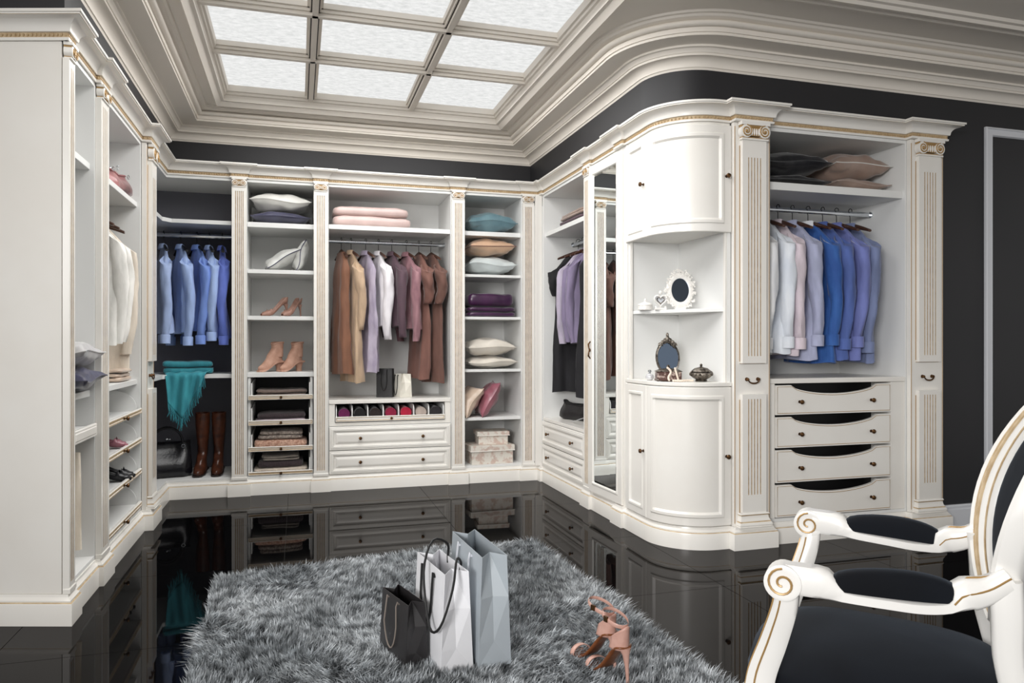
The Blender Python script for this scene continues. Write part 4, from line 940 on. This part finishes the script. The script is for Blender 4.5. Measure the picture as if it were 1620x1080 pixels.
# ---- rolled accessories in the divided tray
for i, (c, lab) in enumerate((((110, 20, 84), 'rolled magenta tie in the first compartment of the divided tray'), ((14, 14, 16), 'rolled black tie in the second compartment of the divided tray'), ((44, 30, 26), 'rolled dark brown tie in the third compartment of the divided tray'), ((150, 18, 60), 'rolled crimson tie in the fourth compartment of the divided tray'),
        ((190, 24, 60), 'rolled bright red tie in the fifth compartment of the divided tray'), ((196, 180, 170), 'rolled beige scarf in the sixth compartment of the divided tray'), ((40, 36, 40), 'rolled charcoal belt in the last compartment of the divided tray'))):
    fabric('roll%d' % i, c); xw = .1705+.112+.008+(i+.5)*.849/7-.004; b = MB()
    for q in range(2 if i not in (5,) else 3):
        pts = [((.012+.026*k/30)*cos(k*.62), 0, (.012+.026*k/30)*sin(k*.62)) for k in range(31)]
        rows = [[(p[0], y, p[2]) for p in pts] for y in (-.045, .045)]
        b.grid([[(p[0], p[1]+q*.10, p[2]+.040) for p in r_] for r_ in rows]); b.lathe([(.037, -.044), (.037, .044)], 18, axis='y', c=(0, q*.10, .040))
    o = b.build('rolled_tie', 'roll%d' % i, smooth=50, loc=(xw, FB+.075, .545)); o.scale = (1.2, 1.2, 1.15); tag(o, lab, 'tie', 'rolled accessories in the divided tray')
# ---- teal scarf: folded bundle + draped corner with fringe
t = thing('scarf', 'teal fringed pashmina scarf hanging over the corner bay shelf', 'scarf', (0, 0, 0))
o = folded('x', 'teal_dk', (-.80, 6.0, .916), .35, .27, .095, 2, rotz=8, seed=33); o.parent = t; o.name = 'folded_bundle'
for k in ('label', 'category'): del o[k]
def drape(u, v):          # u across 0..1, v along 0 (on the shelf) .. 1 (tip)
    hem = .33-(.31*(u-.38)/.62 if u > .38 else .12*(.38-u)/.38)                       # hanging length
    s_ = v*(hem+.14); x = -.945+.33*u+.05*v*(.4-u)*1.6
    fx = .014*sin(u*15+1.5)*v+.008*sin(u*29+v*4)
    if s_ < .12: return (x, 5.93-s_*1.0+.02, .928+.03*sin(pi*min(1, s_/.12*.5+.5))*(1-s_/.12)+.004*sin(u*20))
    e = s_-.12
    if e < .03: a = e/.03*pi/2; return (x, 5.83-.02*sin(a)+fx*.2, .912+.018*cos(a))
    return (x+fx*.3, 5.806-fx-.010*v, .912-(e-.03))
rows = [[drape(i/28, j/22) for i in range(29)] for j in range(23)]
MB().grid(rows).build('draped_cloth', 'teal', t, smooth=70, solid=.002)
fg = MB(); rnd = random.Random(5)
for i in range(75):
    u = (i+.5)/75; p = Vector(drape(u, 1)); L_ = rnd.uniform(.055, .095); dx = rnd.uniform(-.014, .014)
    fg.tube([p, p+Vector((dx*.3, -.004, -L_*.4)), p+Vector((dx*1.3+.004*sin(i), rnd.uniform(-.008, .004), -L_))], .0016, 4)
fg.build('fringe', 'teal', t, kind='stuff')
# ================================================================== ornaments in the curved niche
M['porc'] = mat('white_porcelain', (238, 235, 230), .3, bump=.3, bscale=60); M['silver'] = mat('antique_silver', (150, 142, 132), .35, metal=.85, rgb2=(70, 62, 56), nscale=60, bump=.5, bscale=70); M['pearl'] = mat('pearl', (240, 224, 208), .2, coat=.5); M['jbrown'] = mat('jewel_box_brown', (86, 58, 50), .4, rgb2=(190, 170, 160), nscale=50, ramp=(.5, .62)); M['glass'] = mat('clear_crystal', (225, 225, 228), .05, metal=.3)
def oval_frame(name, label, cat, loc, rotz, w, h, rim, mtl, glass, z0, tilt=-8, crown=0, petals=0, feet=False, seed=1):
    t = thing(name, label, cat, loc, R(rotz)); rnd = random.Random(seed); tl = math.tan(R(-tilt))
    cz = z0+h/2; P = lambda a, r, y: ((w/2*r)*cos(a), y+((h/2*r)*sin(a)+h/2)*tl, cz+(h/2*r)*sin(a))
    n = 36; rr = 1+rim/(w/2)
    rows = [[P(2*pi*i/n, r_, y) for i in range(n)] for r_, y in ((.97, .004), (1.0, -.008), (1+.35*(rr-1), -.012), (1+.8*(rr-1), -.008), (rr, .0), (rr, .010), (.97, .012))]
    MB().grid(rows, cu=True).build('frame', mtl, t, smooth=50)
    g = MB(); g.add([P(2*pi*i/n, .985, -.002) for i in range(n)], [tuple(range(n))]); g.add([P(2*pi*i/n, .985, .008) for i in range(n)], [tuple(range(n))]); g.build('mirror_glass', glass, t, smooth=0)
    if petals:
        f = MB()
        for q in range(petals):
            a = rnd.uniform(0, 6.28); r_ = rnd.uniform(1.15, rr+.22); c = P(a, r_, -.008); s_ = rnd.uniform(.003, .0075)
            if c[2] < .016: continue
            f.ball(c, (s_, s_*.6, s_), 7, 5)
            for k in range(3): f.ball((c[0]+s_*.8*cos(k*2.1+a), c[1]-.003, c[2]+s_*.8*sin(k*2.1+a)), s_*.45, 5, 4)
        f.build('flower_relief', mtl, t)
    if crown:
        f = MB(); top = P(pi/2, rr, -.004)
        for q in range(-3, 4):
            f.ball((q*w*.12, top[1]-.004, top[2]+.012-abs(q)*.011), (.013, .008, .017-.002*abs(q)), 7, 6)
            f.tube([(q*w*.12+.012*cos(k*.7), top[1]-.008, top[2]+.008-abs(q)*.013+.012*sin(k*.7)) for k in range(8)], .003, 5)
        f.ball((0, top[1], top[2]+.034), (.009, .007, .014)); f.build('crest', mtl, t)
    MB().box(-w*.30, w*.30, -.012, .035, 0, max(.006, z0*.5)).build('foot', mtl, t, smooth=0, bevel=.002)
    MB().tube([(0, .012, cz*.75), (0, .06, .002)], .004, 6).build('strut', mtl, t)
    return t
ZS = 1.3465
oval_frame('ornate_mirror', 'white floral oval mirror on the upper niche shelf', 'mirror', (2.19, 3.88, ZS), -18, .105, .145, .028, 'porc', 'mirror_dark', .045, petals=230)
# heart-shaped frame
t = thing('heart_frame', 'small white heart-shaped photo frame beside the oval mirror', 'picture frame', (2.085, 3.93, ZS), R(-20))
def heart(k, s_): a = 2*pi*k/40; return (s_*16*sin(a)**3/16, 0, s_*(13*cos(a)-5*cos(2*a)-2*cos(3*a)-cos(4*a))/16)
MB().tube([(p[0], -.004, p[2]+.058) for p in [heart(k, .036) for k in range(40)]], (.0085, .006), 6, closed=True).build('heart_rim', 'porc', t)
MB().tube([(p[0], -.008, p[2]+.058) for p in [heart(k, .022) for k in range(40)]], .003, 5, closed=True).build('inner_rim', 'silver', t)
hb = MB(); hb.add([(p[0], 0, p[2]+.058) for p in [heart(k, .036) for k in range(40)]], [tuple(range(40))]); hb.build('photo', 'trimwhite', t, smooth=0, solid=.003)
MB().ball((0, -.002, .104), (.010, .008, .012)).build('finial', 'porc', t)
b = MB(); b.box(-.034, .034, -.02, .02, 0, .012); b.ball((-.028, -.012, .015), .008).ball((.028, -.012, .015), .008); b.build('base', 'porc', t, smooth=30, bevel=.002)
t = thing('trinket_box', 'small white porcelain trinket box at the left of the upper niche shelf', 'trinket box', (2.025, 4.01, ZS), 0)
MB().lathe([(.040, 0), (.044, .004), (.044, .026), (.040, .030)], 20).build('body', 'porc', t)
MB().lathe([(.045, .030), (.043, .036), (.028, .046), (.010, .050), (.006, .056), (.009, .062), (.007, .068), (.002, .072)], 20).build('lid', 'porc', t)
ZL = .9285
oval_frame('ornate_mirror', 'antique silver oval mirror with a crest on the lower niche counter', 'mirror', (2.10, 3.86, ZL), -12, .125, .175, .010, 'silver', 'mirror_dark', .045, crown=1)
t = thing('jewellery_box', 'brown and silver jewellery box draped with pearls', 'jewellery box', (2.055, 3.78, ZL), R(-20))
MB().box(-.07, .07, -.045, .045, .004, .055).build('box_body', 'jbrown', t, smooth=0, bevel=.003)
rows = [[(-.073+.146*i/10, -.048+.096*j/6, .057+.016*sin(pi*i/10)**.6*sin(pi*j/6)**.6) for i in range(11)] for j in range(7)]
MB().grid(rows).build('lid', 'silver', t, smooth=60, solid=.004)
MB().lathe([(.004, .07), (.010, .078), (.011, .086), (.004, .094)], 10).build('finial', 'silver', t)
r_ = MB()
for x in (-.066, .066):
    for y in (-.041, .041): r_.ball((x, y, .0085), .008, 6, 5)
r_.build('feet', 'silver', t)
nk = thing('pearl_necklace', 'string of pearls spilling over the jewellery box', 'necklace', (2.055, 3.78, ZL), R(-20)); pr_ = MB()
for k in range(30):
    u = k/29
    if u < .6: p = (-.012+.03*u+.012*sin(u*9), -.052-.012*u*2, .078-.07*u/.6)
    else: v = (u-.6)/.4; p = (.01+.12*v, -.075-.02*sin(v*5), .0072)
    pr_.ball(p, .0068, 7, 5)
for k in range(9): pr_.ball((.03+.002*k, -.055-.001*k, .075-.0075*k), .0066, 7, 5)
pr_.build('pearls', 'pearl', nk)
t = thing('silver_pot', 'antique silver lidded sugar pot at the right of the niche counter', 'pot', (2.222, 3.70, ZL), 0)
MB().lathe([(.030, 0), (.036, .004), (.030, .010), (.050, .022), (.062, .036), (.060, .050), (.050, .056)], 24).build('bowl', 'silver', t)
MB().lathe([(.056, .056), (.054, .062), (.036, .076), (.012, .082), (.005, .086), (.009, .094), (.003, .102)], 24).build('lid', 'silver', t)
f = MB()
for k in range(14): a = 2*pi*k/14; f.ball((.058*cos(a), .058*sin(a), .040), (.011, .011, .009), 6, 5)
for s_ in (-1, 1): f.tube([(s_*(.056+.018*sin(q/8*pi)), 0, .03+.03*q/8) for q in range(9)], .004, 6)
f.build('relief', 'silver', t)
t = thing('glass_stopper', 'small round crystal perfume bottle at the left of the niche counter', 'bottle', (1.998, 3.90, ZL), 0)
MB().lathe([(.012, 0), (.022, .008), (.025, .02), (.020, .034), (.008, .040)], 14).build('flask', 'glass', t); MB().lathe([(.006, .04), (.006, .046), (.011, .05), (.009, .06), (.002, .063)], 12).build('stopper', 'chrome', t)
# ================================================================== shag rug
rug = thing('shag_rug', 'thick silvery grey shag rug on the black tiles', 'rug', (0, 0, 0))
rc = [(-.365, 3.705), (1.265, 3.885), (1.345, 1.62), (-.335, 1.56)]
MB().poly(rc[::-1], .0005, .016).build('backing', 'rugbase' if 'rugbase' in M else M.setdefault('rugbase', mat('rug_backing', (58, 60, 62), .9)), rug, smooth=0)
M['pile'] = mat('rug_pile', (78, 82, 85), .38, rgb2=(206, 211, 215), nscale=20, sheen=.2, spec=.6, ramp=(.36, .64), detail=10)
rs = np.random.RandomState(4); N = 140000
u, v = rs.rand(N), rs.rand(N)
q = np.array(rc)
base = (q[0][None]*((1-u)*(1-v))[:, None]+q[1][None]*(u*(1-v))[:, None]+q[2][None]*(u*v)[:, None]+q[3][None]*((1-u)*v)[:, None])
x, y = base[:, 0], base[:, 1]
fieldA = np.sin(x*5.1+1.3*np.sin(y*4.3+.7))+np.sin(y*6.3+2.1*np.sin(x*3.1)+1.1)+.6*np.sin(x*11+y*9)
ang = 1.2*fieldA+rs.normal(0, .7, N); lean = np.clip(.022+.012*np.sin(x*7.7-y*5.2+1)+rs.normal(0, .010, N), .0, .055)
L = .052*(.7+.5*rs.rand(N))*(1+.12*np.sin(x*9+2*np.sin(y*7)))
dx, dy = np.cos(ang)*lean, np.sin(ang)*lean
ed = np.minimum.reduce([u, 1-u, v, 1-v]); out_ = np.clip(1-ed/.02, 0, 1)
dx += out_*np.where(u < .03, -.02, np.where(u > .97, .02, 0)); dy += out_*np.where(v < .03, .02, 0)
wd = .0018+.0016*rs.rand(N); wa = rs.rand(N)*6.283; wx, wy = np.cos(wa)*wd, np.sin(wa)*wd
V = np.zeros((N, 5, 3), np.float32)
V[:, 0] = np.stack([x-wx, y-wy, np.full(N, .012)], 1); V[:, 1] = np.stack([x+wx, y+wy, np.full(N, .012)], 1)
mx, my, mz = x+dx*.42, y+dy*.42, .012+L*.6
V[:, 2] = np.stack([mx+wx*.9, my+wy*.9, mz], 1); V[:, 3] = np.stack([mx-wx*.9, my-wy*.9, mz], 1)
V[:, 4] = np.stack([x+dx*1.25, y+dy*1.25, .012+L*(1-.25*(lean/.05)**2)], 1)
me = bpy.data.meshes.new('pile'); nf = N*2
me.vertices.add(N*5); me.vertices.foreach_set('co', V.ravel())
ls = np.zeros((N, 7), np.int32); o5 = (np.arange(N)*5)[:, None]
ls[:] = o5+np.array([0, 1, 2, 3, 3, 2, 4])
me.loops.add(N*7); me.loops.foreach_set('vertex_index', ls.ravel())
me.polygons.add(nf); st = (np.arange(N)*7)[:, None]+np.array([0, 4]); me.polygons.foreach_set('loop_start', st.ravel().astype(np.int32))
me.update(calc_edges=True); me.validate(); me.materials.append(M['pile'])
po = bpy.data.objects.new('pile', me); COL.objects.link(po); po.parent = rug; po['kind'] = 'stuff'
# ================================================================== armchair
M['velvet'] = mat('midnight_velvet', (9, 11, 16), .85, rgb2=(15, 19, 26), nscale=4, sheen=.16, spec=.2); M['velvet'].node_tree.nodes['Principled BSDF'].inputs['Sheen Tint'].default_value = (*lin((150, 165, 185)), 1)
M['chairwhite'] = mat('chair_ivory', (238, 236, 232), .28)
CHA = thing('armchair', 'ivory oval-back armchair with gilded lines and midnight velvet at lower right', 'armchair', (1.235, 1.275, 0), R(46.3))
def spline(pts, n):
    pts = [Vector(p) for p in pts]; P = [pts[0]*2-pts[1]]+pts+[pts[-1]*2-pts[-2]]; res = []
    k = len(pts)-1
    for i in range(n+1):
        f = i/n*k; a = min(int(f), k-1); t_ = f-a; p0, p1, p2, p3 = P[a:a+4]
        res.append(.5*((2*p1)+(-p0+p2)*t_+(2*p0-5*p1+4*p2-p3)*t_**2+(-p0+3*p1-3*p2+p3)*t_**3))
    return res
def bar(mb, pts, hw, hh, side, mi=0):
    """square-section bar along pts; side = sideways direction; hw, hh half sizes (lists or numbers)"""
    rows = []; k = len(pts)
    for i, p in enumerate(pts):
        tg = (pts[min(i+1, k-1)]-pts[max(i-1, 0)]).normalized(); s_ = Vector(side); s_ = (s_-tg*s_.dot(tg)).normalized(); n_ = tg.cross(s_)
        a = hw[i] if isinstance(hw, list) else hw; b = hh[i] if isinstance(hh, list) else hh; c = .28
        sec = [(-1, -1+c), (-1, 1-c), (-1+c, 1), (1-c, 1), (1, 1-c), (1, -1+c), (1-c, -1), (-1+c, -1)]
        rows.append([p+s_*a*x_+n_*b*y_ for x_, y_ in sec])
    return mb.grid(rows, cu=True, cap0=True, cap1=True, mi=mi)
for s_ in (-1, 1):
    # arm: scroll at the front, dips and sweeps back into the oval frame
    arm_pts = spline([(s_*.257, .190, .662), (s_*.252, .12, .660), (s_*.24, .02, .655), (s_*.225, -.06, .653), (s_*.205, -.13, .668), (s_*.197, -.185, .706)], 30)
    hw = [.020+.006*sin(pi*i/30) for i in range(31)]; pd = [smoothstep(5.5, 8.5, i)*(1-smoothstep(20.5, 22.5, i)) for i in range(31)]
    hh = [(.028-.008*smoothstep(22, 28, i))*(1-pd[i])+.011*pd[i] for i in range(31)]
    arm_pts = [p+Vector((0, 0, hh[i])) for i, p in enumerate(arm_pts)]
    b = MB(); bar(b, arm_pts, hw, hh, (1, 0, 0)); arm = b.build('arm', 'chairwhite', CHA, smooth=50)
    g = MB(); g.tube([p+Vector((0, 0, hh[i]+.0005)) for i, p in enumerate(arm_pts) if i > 19], .0022, 5)
    g.tube([p+Vector((s_*hw[i], 0, .004)) for i, p in enumerate(arm_pts) if i > 20], .0018, 5); g.tube([p+Vector((-s_*hw[i], 0, .006)) for i, p in enumerate(arm_pts) if i > 20], .0018, 5); g.build('gilded_line', 'goldline', arm)
    v_ = MB(); c = Vector((s_*.258, .193, .683)); rows = []
    for dx_, r_ in ((-.022, .022), (-.024, .030), (-.022, .035), (.022, .035), (.024, .030), (.022, .022)): rows.append([(c.x+dx_, c.y+r_*cos(a), c.z+r_*sin(a)) for a in [2*pi*k/24 for k in range(24)]])
    v_.grid(rows, cu=True, cap0=True, cap1=True); sc2 = v_.build('scroll', 'chairwhite', arm, smooth=40)
    for e in (-1, 1):
        sp = [(c.x+e*.0245, c.y+(.029-.024*k/26)*cos(-e*0+pi*.5-k*.36), c.z+(.029-.024*k/26)*sin(pi*.5-k*.36)) for k in range(27)]
        MB().tube(sp, .0024, 5).build('gilded_spiral', 'goldline', sc2)
    # padded armrest
    rows = []
    for q in range(17):
        k = q/16; f_ = 6.6+15.2*k; i = int(f_); p = arm_pts[i].lerp(arm_pts[i+1], f_-i); fr_ = max(.25, sin(pi*(.012+.976*k))**.28); zb_ = .655+.021+.004*(1-k)
        rows.append([(p.x+.027*(.45+.55*fr_)*math.copysign(abs(cos(a))**.6, cos(a)), p.y, zb_+(.047*fr_*sin(a)**.6 if sin(a) > 1e-6 else 0)) for a in [pi*j/14 for j in range(15)]])
    MB().grid(rows, cap0=True, cap1=True).build('armrest_pad', 'velvet', CHA, smooth=70)
    # curved arm post and front leg
    pp = spline([(s_*.256, .185, .665), (s_*.245, .193, .62), (s_*.226, .214, .55), (s_*.214, .240, .47), (s_*.216, .246, .40), (s_*.218, .240, .36)], 24)
    b = MB(); bar(b, pp, .019, [.021+.010*(i/24) for i in range(25)], (1, 0, 0)); post = b.build('arm_post', 'chairwhite', CHA, smooth=50)
    g = MB()
    for e in (-1, 1): g.tube([p+Vector((e*.0192, .0, .0))+Vector((0, .010, .003)) for p in pp[2:]], .0020, 5)
    g.tube([p+Vector((0, 0.0225+.009*i/24, .004)) for i, p in enumerate(pp) if 2 < i], .0022, 5); g.build('gilded_line', 'goldline', post)
    lg = MB(); lg.lathe([(.012, 0), (.016, .006), (.014, .02), (.020, .20), (.025, .30), (.020, .315), (.027, .33), (.029, .36)], 14, c=(s_*.218, .236, 0)); lg.build('leg', 'chairwhite', CHA)
    # rear leg and back stile
    rp = spline([(s_*.20, -.31, .0), (s_*.19, -.25, .22), (s_*.185, -.215, .42), (s_*.19, -.185, .56), (s_*.196, -.180, .66), (s_*.194, -.176, .72)], 16)
    b = MB(); bar(b, rp, [.016+.008*i/16 for i in range(17)], [.017+.01*i/16 for i in range(17)], (1, 0, 0)); b.build('leg', 'chairwhite', CHA, smooth=50)
# seat rail and cushion
def seat_outline(k, grow=0):
    a = 2*pi*k/48; x_ = math.copysign(abs(cos(a))**.62, cos(a)); y_ = math.copysign(abs(sin(a))**.62, sin(a))
    yy = .016+(.238+grow)*y_; hw_ = (.238-.045*(1-(y_+1)/2))+grow
    return (hw_*x_, yy+(.02*(1-x_*x_) if y_ > 0 else 0))
rows = [[(*seat_outline(k, g_), z) for k in range(48)] for g_, z in ((-.01, .335), (.004, .34), (.004, .395), (.0, .405), (-.012, .407))]
MB().grid(rows, cu=True, cap0=True, cap1=True).build('seat_rail', 'chairwhite', CHA, smooth=40)
rows = [[(*seat_outline(k, g_), z) for k in range(48)] for g_, z in ((-.006, .404), (.012, .415), (.020, .435), (.012, .465), (-.02, .492), (-.07, .508), (-.13, .517), (-.19, .520))]
MB().grid(rows, cu=True, cap1=True).build('seat_cushion', 'velvet', CHA, smooth=80)
# oval back
def back_pt(a, rx, rz, off):
    z = .852+rz*sin(a); y_ = -.257-.331*(z-.80)+off*.94+.078*(cos(a)*rx/.221)**2; return (rx*cos(a), y_, z+off*.31)
n = 56
prof = [(.0, -.022), (.006, -.026), (.044, -.026), (.050, -.02), (.050, .010), (.044, .020), (.036, .016), (.028, .022), (.014, .022), (.006, .016), (.0, .010)]
rows = [[back_pt(2*pi*k/n, .171+r_, .223+r_, o_) for k in range(n)] for r_, o_ in prof]
bk = MB().grid(rows, cu=True, cv=True).build('back_frame', 'chairwhite', CHA, smooth=45)
g = MB()
for r_, o_ in ((.036, .0168), (.006, .0168), (.021, .0225)): g.tube([back_pt(2*pi*k/n, .171+r_, .223+r_, o_) for k in range(n)], .0022 if r_ != .021 else .0045, 5, closed=True)
g.build('gilded_line', 'gold', bk)
for nm, e in (('back_cushion', 1), ('back_cover', -1)):
    rows = [[back_pt(2*pi*k/n, .175*f, .227*f, e*(.004+.026*(1-f*f)**.7)) for k in range(n)] for f in (1, .97, .9, .75, .5, .25, .03)]
    MB().grid(rows, cu=True, cap1=True).build(nm, 'velvet', CHA, smooth=80)
